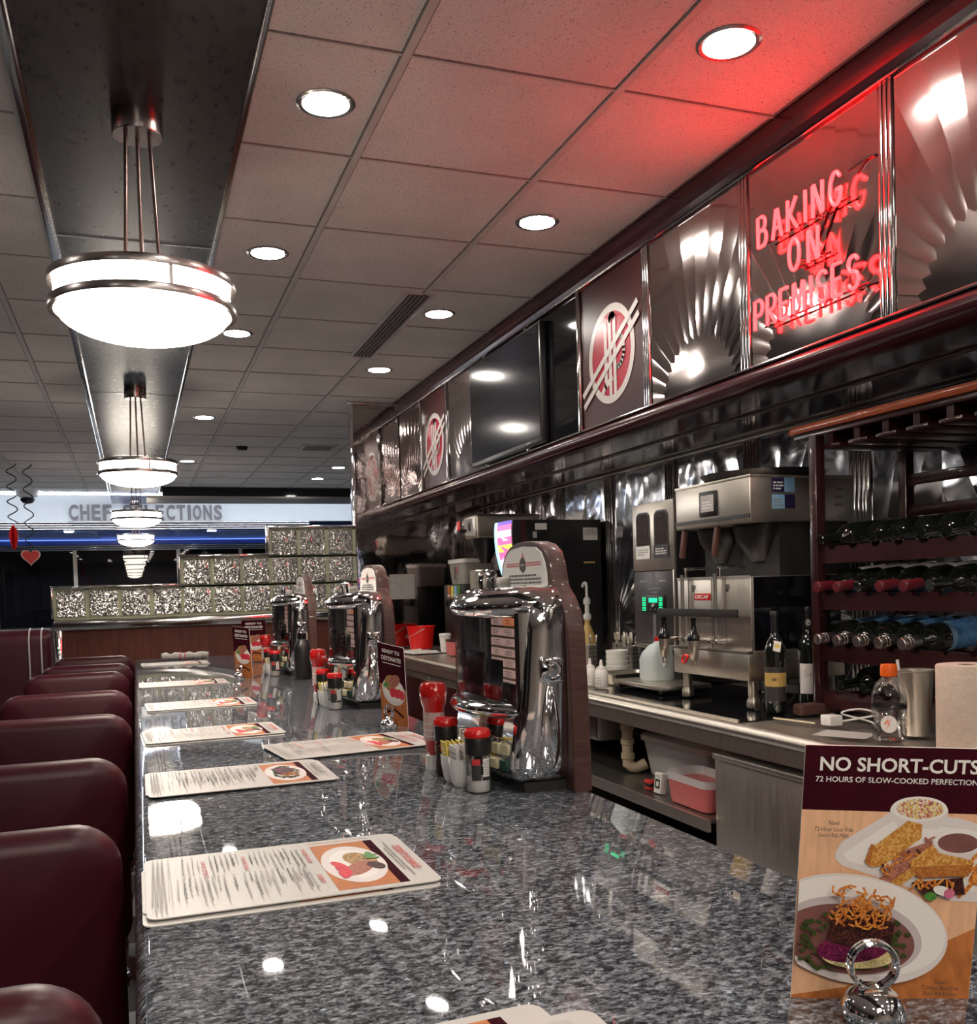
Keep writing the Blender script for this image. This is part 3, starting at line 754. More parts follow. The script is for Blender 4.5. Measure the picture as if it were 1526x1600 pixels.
for i in range(40):
    a = 2*PI*i/40; heart.append((0.0056*16*math.sin(a)**3, -0.925+0.0056*(13*math.cos(a)-5*math.cos(2*a)-2*math.cos(3*a)-math.cos(4*a))))
g = MB().prism(heart, -0.004, 0.004, 'pinkcard', 'xz')
g.prism([(x*0.86, -0.925+(z+0.925)*0.86) for x, z in heart], -0.0052, 0.0052, 'ink_red', 'xz')
g.build('heart', t)

# grey letters on the far band
t = thing('wall_letters', 'grey raised letters CHEF SELECTIONS along the white band on the far wall', 'sign', (0.235, 14.995, 2.49))
x = -1.0
def letter3d(ch, cx, h, w, depth):
    v, f = text_mesh(ch, 0.03)
    xs = [p[0] for p in v]; ys_ = [p[1] for p in v]
    k = w/(max(xs)-min(xs)); kv = h/(max(ys_)-min(ys_))
    g = MB(); n = len(v)
    P = [((p[0]-(max(xs)+min(xs))/2)*k+cx, (p[1]-min(ys_))*kv-h/2) for p in v]
    vv = [(a, -depth, b) for a, b in P]+[(a, 0, b) for a, b in P]
    ff = [list(q) for q in f]+[[i+n for i in q][::-1] for q in f]
    cnt = {}
    for q in f:
        for a, b in zip(q, list(q[1:])+[q[0]]): cnt[(a, b)] = 1
    for a, b in cnt:
        if (b, a) not in cnt: ff.append([a, b, b+n, a+n])
    g.add(vv, ff, 'sign_grey'); return g
WD = {'I': 0.045, ' ': 0.09}
txt = 'CHEF SELECTIONS'
tot = sum(WD.get(c, 0.118)+0.032 for c in txt)-0.032
x = -tot/2
for ch in txt:
    w = WD.get(ch, 0.118)
    if ch != ' ': letter3d(ch, x+w/2, 0.225, w, 0.03).build('letter', t)
    x += w+0.032
MB().box(-tot/2, tot/2, -0.05, 0.0, -0.155, -0.125, 'steel_dark', 0.004).build('ledge', t)

# ================================================================ GLASS BLOCK PARTITION, BOOTHS
t = thing('glass_block_partition', 'stepped partition of wavy glass blocks with chrome caps over a mahogany panel', 'partition', (0.5, 6.85, 0))
off = (-0.5, -6.85, 0)
bx0, bp, bz0, bh = -0.485, 0.1985, 1.115, 0.193
MB().box(-0.44, 1.50, 6.82, 6.90, 0, 1.035, 'partition_wood', 0.004).build('panel', t, off)
g = MB().box(-0.50, 1.51, 6.795, 6.92, 1.035, 1.10, 'chrome_dark', 0.012)
g.box(-0.50, -0.44, 6.80, 6.915, 0.0, 1.05, 'chrome', 0.02)
g.build('chrome_band', t, off)
g = MB()
for r, c0 in ((0, 0), (1, 4), (2, 7)):
    z = bz0+bh*r
    g.box(bx0+bp*c0-0.006, bx0+bp*10+0.012, 6.825, 6.895, z-0.012, z+0.004, 'mortar')
    for c in range(c0, 11): g.box(bx0+bp*c-0.011, bx0+bp*c+0.011, 6.825, 6.895, z, z+bh, 'mortar')
    g.box(bx0+bp*c0, bx0+bp*10+0.012, 6.825, 6.895, z+bh-0.010, z+bh+0.002, 'mortar')
g.build('joints', t, off)
g = MB()
for r, c0, c1 in ((0, 0, 4), (1, 4, 7), (2, 7, 10)):
    z = bz0+bh*(r+1)
    g.box(bx0+bp*c0-0.02, bx0+bp*c1+0.012, 6.805, 6.915, z, z+0.018, 'chrome', 0.006)
    g.box(bx0+bp*c0-0.022, bx0+bp*c0-0.006, 6.805, 6.915, z-bh, z+0.018, 'chrome', 0.006)
g.build('chrome_cap', t, off)
for r, c0 in ((0, 0), (1, 4), (2, 7)):
    for c in range(c0, 10):
        x0, z = bx0+bp*c+0.010, bz0+bh*r+0.004
        MB().box(x0, x0+bp-0.020, 6.815, 6.90, z, z+bh-0.014, 'block', 0.012, 3).build('glass_block', t, off)

def booth(loc, label):
    t = thing('booth_bench', label, 'booth', loc, group='burgundy vinyl booths')
    pr = [(-0.14, 0.0)]+[(-0.14, 0.35)]+[(-0.15+0.15*(1-math.cos(PI*i/10))*1.0, 0.92+0.11*math.sin(PI*i/10)) for i in range(11)]+[(0.15, 0.35), (0.15, 0.0)]
    g = MB().prism(pr, -0.5, 0.5, 'vinyl', 'yz', bev=0.02); g.build('backrest', t)
    for x in (0.36, 0.44):
        pts = [(x, p[0]*1.03, p[1]+0.004) for p in pr[1:-1]]
        MB().tube(pts, 0.006, 'paper_grey', 6).build('piping', t)
    MB().box(-0.5, 0.5, 0.12, 0.60, 0.30, 0.48, 'vinyl', 0.05, 4).build('seat', t)
    MB().box(-0.49, 0.49, -0.12, 0.56, 0.0, 0.31, 'black_matte').build('base', t)
    return t
b = booth((-1.08, 7.75, 0), 'burgundy vinyl booth bench with white piping left of the glass block partition')
dup(b, (-1.75, 9.6, 0), label='burgundy vinyl booth bench farther back at the left edge')
# ================================================================ FASCIA: NEON SIGN, LOGOS, TELEVISION
def arcp(cx, cy, rx, ry, a0, a1, n=10):
    return [(cx+rx*math.cos(math.radians(a0+(a1-a0)*i/n)), cy+ry*math.sin(math.radians(a0+(a1-a0)*i/n))) for i in range(n+1)]
GL = {   # single stroke letters, width 0.62, height 1
 'B': [[(0, 0), (0, 1), (.30, 1)]+arcp(.30, .77, .22, .23, 90, -90, 7)[1:]+[(.12, .54), (.33, .54)]+arcp(.33, .27, .26, .27, 90, -90, 8)[1:]+[(.02, 0)]],
 'A': [[(0, 0), (.26, .95), (.34, .95), (.60, 0)], [(.14, .34), (.46, .34)]],
 'K': [[(0, 0), (0, 1)], [(.55, 1), (.14, .52), (.58, 0)]],
 'I': [[(.1, 0), (.1, 1)]],
 'N': [[(0, 0), (0, .97), (.06, 1), (.52, .02), (.58, .03), (.58, 1)]],
 'G': [arcp(.32, .5, .32, .5, 40, 350, 18)+[(.63, .45), (.38, .45)]],
 'O': [arcp(.32, .5, .32, .5, 80, 432, 24)],
 'P': [[(0, 0), (0, 1), (.32, 1)]+arcp(.32, .74, .25, .26, 90, -90, 8)[1:]+[(.06, .48)]],
 'R': [[(0, 0), (0, 1), (.32, 1)]+arcp(.32, .75, .24, .25, 90, -90, 8)[1:]+[(.14, .50), (.56, 0)]],
 'E': [[(.52, 1), (.03, 1), (0, .96), (0, .04), (.03, 0), (.52, 0)], [(.04, .52), (.44, .52)]],
 'M': [[(0, 0), (0, .97), (.05, 1), (.33, .25), (.61, 1), (.66, .97), (.66, 0)]],
 'S': [arcp(.30, .76, .27, .24, 25, 270, 10)+arcp(.30, .26, .28, .26, 90, -155, 10)[1:]],
}
t = thing('neon_sign', 'glowing red neon sign BAKING ON PREMISES in three lines on the steel fascia', 'neon sign', (1.880, 2.33, 2.18))
def neon_word(word, y_left, pitch, h, z0, slope=0.0):
    y_at = 0.0
    for i, ch in enumerate(word):
        for st in GL[ch]:
            pts = [(-0.046, y_left-2.33-y_at-p[0]*h*0.78, z0-2.18+p[1]*h) for p in st]
            MB().tube(pts, 0.0050, 'neon', 8).build('letter_tube', t)
        y_at += pitch*{'I': 0.55, 'M': 1.12}.get(ch, 1.0)
neon_word('BAKING', 2.497, 0.0712, 0.088, 2.246)
neon_word('ON', 2.352, 0.085, 0.090, 2.128)
neon_word('PREMISES', 2.520, 0.0618, 0.086, 2.002)
g = MB()   # black painted return runs behind the letters and the standoffs
for z, ya, yb in ((2.262, 2.49, 2.13), (2.142, 2.35, 2.21), (2.012, 2.51, 2.06)):
    g.tube([(-0.016, ya-2.33, z-2.18), (-0.016, yb-2.33, z-2.18)], 0.003, 'black_gloss', 8)
    for q in range(4):
        y = ya+(yb-ya)*(q+.5)/4; g.cyl((0, y-2.33, z-2.18), (-0.046, y-2.33, z-2.18), 0.005, 'clear', 10)
g.tube([(-0.016, 2.28-2.33, 2.16-2.18), (-0.012, 2.20-2.33, 2.285-2.18)], 0.005, 'black_gloss', 8)
g.build('return_tube', t)
g = MB()
g.tube(smooth_pts([(-0.02, 2.13-2.33, 2.33-2.18), (-0.006, 2.08-2.33, 2.345-2.18), (-0.004, 2.045-2.33, 2.34-2.18)], 5), 0.004, 'black', 8)
g.build('power_lead', t)

def logo(y0, z0, label):
    R_ = 0.195
    t = thing('logo_emblem', label, 'emblem', (1.880, y0, z0), group='round emblems on the fascia')
    M = frame((-0.0005, 0, 0), (0, -1, 0), (-1, 0, 0))
    g = MB(); a = Art(g, M, 0.0004)
    a.ell(0, 0, R_*0.93, R_*0.93, 'logo_red', seg=56)
    g.build('red_disc', t)
    g = MB(); a = Art(g, M, 0.0003); a.w = 0.0012
    n = 56
    for r0, r1 in ((R_*0.87, R_*1.03),):
        a.up()
        v = []; f = []
        for k in range(n):
            c, s_ = math.cos(2*PI*k/n), math.sin(2*PI*k/n); v += [(r0*c, r0*s_, a.w), (r1*c, r1*s_, a.w)]
        for k in range(n): f.append((2*k, 2*k+1, (2*k+3) % (2*n), (2*k+2) % (2*n)))
        g.add(v, f, 'logo_white', M)
    g.build('ring', t)
    g = MB(); a = Art(g, M, 0.0003); a.w = 0.0016
    b = 0.025
    # tall joined letters: left stem with a hook, two stems, a bow at the right
    a.line([(-0.045, 0.125), (-0.045, -0.10)], b, 'logo_white')
    a.line(arcp(-0.045+0.0, -0.10, 0.05, 0.055, 0, 0, 1)+[(-0.052, -0.125), (-0.075, -0.145)], b, 'logo_white')
    a.line([(-0.005, 0.135), (-0.005, -0.175)], b, 'logo_white')
    a.line([(0.035, 0.135), (0.035, -0.175)], b, 'logo_white')
    a.line([(-0.005, 0.135)]+arcp(0.015, 0.135, 0.020, 0.020, 180, 0, 8)+[(0.035, 0.135)], b, 'logo_white')
    a.line([(0.035, 0.065)]+arcp(0.055, 0.0, 0.06, 0.065, 90, -90, 10)+[(0.035, -0.065)], b*0.8, 'logo_white')
    a.line([(-0.255, -0.125), (0.225, 0.150)], b, 'logo_white'); a.line([(-0.245, -0.175), (0.235, 0.100)], b, 'logo_white')
    g.build('letters', t)
logo(3.555, 2.18, 'large red and silver round emblem on the nearer maroon fascia panel')
logo(6.03, 2.18, 'red and silver round emblem on the farther maroon panel beyond the television')

t = thing('television', 'black flat television mounted on the fascia between the emblem panels', 'television', (1.842, 4.70, 2.205))
MB().box(0, 0.036, -0.505, 0.505, -0.285, 0.285, 'black', 0.008).build('casing', t)
g = MB().box(-0.003, 0.002, -0.49, 0.49, -0.262, 0.272, 'screen'); g.build('screen', t)
g = MB(); a = Art(g, frame((-0.003, -0.34, -0.272), (0, -1, 0), (-1, 0, 0))); a.rect(-0.03, -0.003, 0.03, 0.004, 'strip_grey'); g.build('badge', t)

# ================================================================ JUKEBOXES
def plan(d_mid, d_edge, w, z, back=0.0, n=16):
    pts = []
    for i in range(n+1):
        q = -1+2*i/n
        pts.append((-(d_edge+(d_mid-d_edge)*(1-abs(q)**2.2)), q*w, z))
    return pts+[(back, w, z), (back, -w, z)]
def rplan(d, w, z, r=0.026, n=7):
    """back-to-front section with rounded front corners and slightly bellied sides"""
    pts = [(0.0, -w)]
    for i in range(1, 5): pts.append((-(d-r)*i/4, -w-0.004*math.sin(PI*i/5)))
    for i in range(1, n+1): a = PI/2*i/n; pts.append((-(d-r)-r*math.sin(a), -w+r*(1-math.cos(a))))
    pts += [(-x, 0) for x in ()]
    return [(x, y, z) for x, y in pts]+[(x, -y, z) for x, y in pts[::-1]]
def jukebox():
    t = thing('tabletop_jukebox', '', 'jukebox', (0.628, 1.525, CT))
    MB().loft([plan(0.075, 0.07, 0.150, 0.0), plan(0.075, 0.07, 0.150, 0.016)], 'black_matte').build('plinth', t)
    rings = [rplan(*q) for q in ((0.076, 0.150, 0.018), (0.086, 0.157, 0.026), (0.087, 0.160, 0.040), (0.074, 0.161, 0.16), (0.066, 0.159, 0.25),
                                 (0.063, 0.156, 0.285), (0.057, 0.150, 0.302), (0.044, 0.136, 0.314), (0.022, 0.11, 0.320))]
    MB().loft(rings, 'chrome').build('housing', t, angle=60)
    g = MB().loft([plan(0.108, 0.060, 0.128, 0.272), plan(0.118, 0.064, 0.140, 0.277), plan(0.124, 0.066, 0.148, 0.286), plan(0.122, 0.064, 0.150, 0.296),
                   plan(0.110, 0.058, 0.146, 0.309), plan(0.085, 0.045, 0.132, 0.319), plan(0.050, 0.030, 0.105, 0.324)], 'chrome')
    g.build('visor', t, angle=60)
    g = MB().loft([plan(0.106, 0.066, 0.136, 0.112), plan(0.124, 0.070, 0.148, 0.116), plan(0.128, 0.072, 0.151, 0.124), plan(0.124, 0.070, 0.148, 0.132), plan(0.108, 0.064, 0.140, 0.136)], 'chrome')
    g.build('shelf_lip', t, angle=60)
    g = MB().loft([plan(0.090, 0.076, 0.150, 0.018), plan(0.098, 0.082, 0.156, 0.028), plan(0.094, 0.080, 0.155, 0.060), plan(0.078, 0.072, 0.148, 0.088), plan(0.076, 0.068, 0.14, 0.115)], 'chrome')
    g.build('lower_front', t, angle=60)
    for s_ in (-1, 1):
        MB().prism([(-0.045, s_*0.152), (-0.068, s_*0.149), (-0.076, s_*0.143), (-0.076, s_*0.139), (-0.064, s_*0.134), (-0.045, s_*0.134)], 0.130, 0.280, 'chrome', 'xy').build('window_frame', t)
    n = 14; o_ = [(-(0.066+0.050*(1-abs(-1+2*i/n)**2.2)), (-1+2*i/n)*0.137) for i in range(n+1)]
    i_ = [(x+0.0025, y*0.985) for x, y in o_]
    MB().loft([[(x, y, z) for x, y in o_+i_[::-1]] for z in (0.136, 0.275)], 'clear').build('window_glass', t)
    # title pages: a spine post and two columns of printed strips
    g = MB().box(-0.0685, -0.064, -0.136, 0.0, 0.137, 0.274, 'black_matte')
    g.box(-0.0695, -0.064, 0.006, 0.132, 0.137, 0.274, 'strip_grey')
    a = Art(g, frame((-0.0687, -0.072, 0.208), (0, -1, 0), (-1, 0, 0)), 0.0001)
    for c in (0, 1):
        for r in range(8):
            u0 = -0.054+0.060*c; v1 = 0.064-r*0.0165
            mt = 'title_orange' if (c == 1 and r == 0) else 'title_pink'
            a.rects([(u0, v1-0.0125, u0+0.056, v1)], mt)
            a.rects([(u0+0.006+0.01*rnd.random(), v1-0.004-0.003*q, u0+0.030+0.014*rnd.random(), v1-0.003-0.003*q) for q in range(3)], 'ink_grey')
            a.rects([(u0, v1-0.0155, u0+0.056, v1-0.0128)], 'goldstrip')
    g.build('title_pages', t)
    for r, (z, nn) in enumerate(((0.040, 9), (0.064, 9))):
        for i in range(nn):
            q = (i-(nn-1)/2)/(nn/2); y = q*0.128
            d = 0.082+0.016*(1-abs(q)**2.2)-(0.0 if r == 0 else 0.003)
            ang = math.atan(2.2*0.016*abs(q)**1.2/0.13)*(1 if q > 0 else -1)
            M = Matrix.Translation((-d, y, z)) @ Matrix.Rotation(-ang, 4, 'Z')
            g = MB().box(-0.007, 0.004, -0.011, 0.011, -0.009, 0.009, 'cream' if (i+r) % 3 else 'dkgreen', 0.002, 1, M=M)
            g.build('selector_key', t)
    # near side lock plate and knob
    g = MB().box(-0.046, -0.006, -0.167, -0.158, 0.170, 0.212, 'chrome', 0.006, 3); g.build('lock_plate', t)
    M = Matrix.Translation((-0.027, -0.166, 0.191)) @ Matrix.Rotation(PI/2, 4, 'X') @ Matrix.Scale(0.8, 4)
    MB().lathe([(0.020, 0.0), (0.020, 0.006), (0.016, 0.010), (0.010, 0.008), (0.010, 0.014), (0.0, 0.015)], 'chrome', M, 28).build('volume_knob', t)
    # embossed teardrop on the near side
    g = MB()
    tear = [(-0.030+0.022*math.sin(a)*(0.55+0.45*math.cos(a/2)**2), 0.105-0.070*math.cos(a)) for a in [2*PI*i/28 for i in range(28)]]
    g.prism(tear, -0.166, -0.158, 'chrome', 'xz', bev=0.004); g.build('side_emboss', t, angle=60)
    # coin slot on top
    g = MB().box(-0.095, -0.030, -0.045, 0.045, 0.310, 0.318, 'chrome', 0.004)
    g.box(-0.060, -0.035, -0.028, 0.028, 0.316, 0.338, 'steel_dark', 0.002)
    g.box(-0.062, -0.058, -0.004, 0.004, 0.318, 0.338, 'chrome', 0.001)
    g.tube(smooth_pts([(-0.066, -0.034, 0.314), (-0.066, -0.032, 0.338), (-0.066, -0.022, 0.346), (-0.066, 0.022, 0.346), (-0.066, 0.032, 0.338), (-0.066, 0.034, 0.314)], 4), 0.005, 'chrome', 8)
    g.build('coin_slot', t)
    half = [(0.180, 0.0), (0.176, 0.13), (0.168, 0.245), (0.158, 0.280), (0.138, 0.303), (0.118, 0.318), (0.111, 0.334), (0.104, 0.358), (0.090, 0.378), (0.066, 0.391), (0.035, 0.397), (0, 0.398)]
    poly = half+[(-y, z) for y, z in half[-2::-1]]
    MB().prism(poly, 0.001, 0.032, 'board_wood', 'yz', bev=0.002).build('backboard', t)
    g = MB()
    hc = [(0.100, 0.322), (0.098, 0.342), (0.090, 0.362), (0.077, 0.377), (0.055, 0.386), (0.0, 0.390)]
    pc = hc+[(-y, z) for y, z in hc[-2::-1]]
    g.prism(pc, -0.0015, 0.0008, 'label_white', 'yz')
    a = Art(g, frame((-0.0015, 0, 0.355), (0, -1, 0), (-1, 0, 0)), 0.0001)
    a.line([(-0.075, 0.006), (0.08, 0.006)], 0.0018, 'ink_red'); a.line([(-0.075, 0.002), (0.08, 0.002)], 0.0018, 'ink_red')
    a.poly([(-0.013, 0.008), (-0.006, 0.016), (0.006, 0.016), (0.013, 0.008), (0.013, -0.004), (0.0, -0.011), (-0.013, -0.004)], 'ink')
    a.poly([(-0.004, 0.014), (0.004, 0.014), (0.0, 0.026)], 'ink_red'); a.rect(-0.008, 0.001, 0.008, 0.005, 'ink_grey')
    for r, (u0, u1) in enumerate(((-0.062, 0.060), (-0.075, 0.080), (-0.075, 0.080), (-0.010, 0.012))):
        u = u0; rs = []
        while u < u1:
            w = 0.004+0.010*rnd.random(); rs.append((u, -0.0165-0.0062*r, min(u+w, u1), -0.0135-0.0062*r)); u += w+0.0022
        a.rects(rs, 'ink')
    g.build('notice_card', t)
    return t
jk = jukebox(); jk['group'] = 'chrome jukeboxes on the counter'
jk['label'] = 'largest, nearest chrome tabletop jukebox with title strips behind curved window'
dup(jk, (0.638, 1.525+1.21, CT), label='middle chrome tabletop jukebox behind the tilted narrow-looking food card')
dup(jk, (0.638, 1.525+2.42, CT), label='farthest chrome tabletop jukebox, beside the tall black bottle')

# ================================================================ CONDIMENTS by each jukebox
WHERE = ['by the nearest jukebox', 'by the middle jukebox', 'by the farthest jukebox']
def ketchup():
    t = thing('ketchup_bottle', '', 'ketchup', (0, 0, 0), group='ketchup bottles')
    MB().lathe([(0.0, 0), (0.017, 0), (0.0175, 0.003), (0.0165, 0.026), (0.015, 0.027)], 'white', seg=24).build('cap', t)
    sc = Matrix.Diagonal((0.75, 1, 1, 1))
    MB().lathe([(0.014, 0.026), (0.020, 0.034), (0.021, 0.048), (0.0235, 0.050), (0.0245, 0.11), (0.030, 0.122), (0.032, 0.135), (0.031, 0.148), (0.026, 0.155), (0.0, 0.157)], 'ketchup', sc, 28).build('body', t)
    g = MB().lathe([(0.0241, 0.054), (0.0251, 0.104)], 'pinkcard', sc, 28, caps=False)
    for q in range(4): g.lathe([(0.0246, 0.060+0.011*q), (0.0250, 0.063+0.011*q)], 'label_white', sc, 28, caps=False)
    g.build('label', t)
    return t
def shaker(name, fill, mfill):
    t = thing(name, '', 'shaker', (0, 0, 0))
    MB().lathe([(0.0, 0), (0.018, 0), (0.0195, 0.002), (0.0195, 0.056), (0.018, 0.060), (0.0, 0.060)], 'clear', seg=28).build('jar', t)
    MB().lathe([(0.0, 0.001), (0.0175, 0.001), (0.0183, 0.003), (0.0183, fill), (0.0, fill+0.003)], mfill, seg=28).build('contents', t)
    g = MB()
    def wrap(a0, a1, z0, z1, mt, r=0.0199, n=8):
        v = []; f = []
        for i in range(n+1):
            a = math.radians(a0+(a1-a0)*i/n); v += [(r*math.cos(a), r*math.sin(a), z0), (r*math.cos(a), r*math.sin(a), z1)]
        for i in range(n): f.append((2*i, 2*i+2, 2*i+3, 2*i+1))
        g.add(v, f, mt)
    wrap(-155, -110, 0.020, 0.046, 'ink'); wrap(-152, -113, 0.044, 0.054, 'ink_red', 0.0200); wrap(-100, -62, 0.026, 0.054, 'label_white'); wrap(-105, -60, 0.020, 0.025, 'ink')
    for q in range(7): wrap(-97, -65, 0.029+0.0034*q, 0.0302+0.0034*q, 'ink_grey', 0.0201)
    g.build('label', t, fix=False)
    MB().lathe([(0.0185, 0.058), (0.0205, 0.060), (0.0205, 0.082), (0.0195, 0.086), (0.0, 0.086)], 'black', seg=28).build('collar', t)
    MB().lathe([(0.0195, 0.0855), (0.0215, 0.088), (0.0210, 0.096), (0.0185, 0.099), (0.0150, 0.0965), (0.0, 0.0965)], 'red', seg=28).build('cap', t)
    return t
def caddy():
    t = thing('sugar_caddy', '', 'sugar caddy', (0, 0, 0), group='white sugar packet holders')
    for s_ in (-1, 1):
        M = Matrix.Translation((0, s_*0.021, 0)) @ Matrix.Diagonal((0.90, 1, 1, 1))
        MB().lathe([(0.0, 0.0), (0.014, 0.0), (0.019, 0.008), (0.0225, 0.028), (0.0235, 0.045), (0.0215, 0.045), (0.020, 0.028), (0.016, 0.010), (0.0, 0.008)], 'white', M, 28).build('cup', t)
    return t
KT, SL, PP, CD = ketchup(), shaker('salt_shaker', 0.022, 'salt'), shaker('pepper_shaker', 0.050, 'pepper'), caddy()
SL['group'] = 'salt shakers'; PP['group'] = 'pepper shakers'
def packet(mt):
    g = MB().box(-0.0012, 0.0012, -0.015, 0.015, 0, 0.058, mt, 0.0008, 1)
    a = Art(g, frame((-0.0012, 0, 0.03), (0, -1, 0), (-1, 0, 0)), 0.0001)
    a.rects([(-0.011, -0.014+0.007*q, 0.010, -0.011+0.007*q) for q in range(5)], 'ink_grey' if mt != 'yellow' else 'cream')
    return g.build('sugar_packet')
PK = [packet('yellow'), packet('label_white')]
for p_ in PK: p_.location = (0, 0, -5)
first_pk = {0: True, 1: True}
for j, dy in enumerate((0.0, 1.20, 2.42)):
    dx = (0.0, 0.010, 0.012)[j]
    def put(src, x, y, label, rz=0.0):
        if j == 0: src.location = (x+dx, y+dy, CT); src.rotation_euler = (0, 0, rz); src['label'] = label
        else: dup(src, (x+dx, y+dy, CT), (0, 0, rz), label)
    put(KT, 0.494, 1.640, 'red ketchup bottle standing on its white cap '+WHERE[j])
    put(SL, 0.500, 1.426, 'salt shaker with red and black top '+WHERE[j], 0.25)
    put(PP, 0.497, 1.580, 'pepper shaker with red and black top behind the sugar packets '+WHERE[j], 0.2)
    put(CD, 0.490, 1.500, 'white twin-cup sugar packet holder '+WHERE[j], 0.0)
    for s_ in (0, 1):
        for k in range(5):
            x = 0.490+dx-0.010+0.005*k; y = 1.500+dy+(0.021 if s_ == 0 else -0.021)
            loc = (x, y+0.002*rnd.uniform(-1, 1), CT+0.010); rot = (0.10*rnd.uniform(-1, 1), 0.10*(k-2)/2, 0.12*rnd.uniform(-1, 1))
            if first_pk[s_]:
                o = PK[s_]; o.location = loc; o.rotation_euler = rot; first_pk[s_] = False
            else: o = PK[s_].copy(); COL.objects.link(o); o.location = loc; o.rotation_euler = rot
            tag(o, '%s paper sugar packet upright in the white holder %s' % (('yellow', 'white')[s_], WHERE[j]), 'sugar packet', '%s sugar packets %s' % (('yellow', 'white')[s_], WHERE[j]))
t = thing('black_bottle', 'slim black bottle standing in front of the farthest jukebox', 'bottle', (0.585, 3.62, CT))
MB().lathe([(0.0, 0), (0.030, 0), (0.032, 0.004), (0.032, 0.115), (0.026, 0.135), (0.016, 0.150)], 'black', seg=28).build('body', t)
MB().lathe([(0.016, 0.149), (0.017, 0.152), (0.016, 0.172), (0.0, 0.173)], 'black_gloss', seg=24).build('cap', t)

# ================================================================ MENUS
MWID, MHEI = 0.212, 0.305
def card_outline(w, h, r=0.012, n=4):
    pts = []
    for cx, cy, a0 in ((w/2-r, h/2-r, 0), (-w/2+r, h/2-r, 90), (-w/2+r, -h/2+r, 180), (w/2-r, -h/2+r, 270)):
        for i in range(n+1):
            a = math.radians(a0+90*i/n); pts.append((cx+r*math.cos(a), cy+r*math.sin(a)))
    return pts
def words(a, u0, u1, v, h, mt, fill=1.0):
    u = u0; rs = []
    while u < u0+(u1-u0)*fill:
        w = h*rnd.uniform(1.2, 4.5); rs.append((u, v, min(u+w, u1), v+h)); u += w+h*0.7
    a.rects(rs, mt)
def plate_photo(a, kind, v0, v1):
    """picture band across the card"""
    a.rect(-0.095, v0, 0.095, v1, 'card_orange'); a.rect(-0.095, v1-0.011, 0.095, v1, 'card_maroon')
    cv = (v0+v1)/2-0.003; ru, rv = 0.078, (v1-v0)*0.46
    a.ell(0.0, cv, ru, rv, 'card_plate'); a.ell(0.0, cv, ru*0.78, rv*0.74, 'card_white')
    if kind == 'salad':
        a.ell(-0.012, cv+0.010, 0.034, 0.017, 'f_grain', 0.2); a.ell(0.022, cv+0.002, 0.030, 0.015, 'f_meat', -0.5)
        for i in range(6): a.ell(0.000+0.008*i, cv-0.018+0.002*(i % 2), 0.017, 0.006, 'f_red', 0.3-0.12*i, 16)
        for i in range(4): a.ell(-0.030+0.006*i, cv+0.024, 0.010, 0.004, 'f_green', 1.5*i, 12)
        a.ell(0.020, cv+0.022, 0.016, 0.008, 'f_beef', 0.3)
    elif kind == 'rib':
        for i in range(34):
            q = i*2.4; a.ell(0.058*math.cos(q)*(0.75+0.25*rnd.random()), cv+rv*0.66*math.sin(q)*(0.75+0.25*rnd.random()), 0.0045, 0.0035, 'f_pea', 0, 8)
        a.ell(-0.006, cv, 0.032, 0.016, 'f_cabbage'); a.ell(-0.002, cv+0.003, 0.022, 0.012, 'f_beef')
        for i in range(14):
            u = 0.028+0.012*rnd.uniform(-1, 1); v = cv+0.014*rnd.uniform(-1, 1)
            a.line([(u, v), (u+0.012*rnd.uniform(-1, 1), v+0.010*rnd.uniform(-1, 1)), (u+0.02*rnd.uniform(-.5, 1), v+0.008)], 0.0018, 'f_fry')
    else:
        a.ell(0.0, cv, 0.045, 0.018, 'f_toast', 0.2); a.ell(-0.02, cv-0.01, 0.03, 0.012, 'f_meat'); a.ell(0.03, cv+0.012, 0.02, 0.010, 'f_slaw')
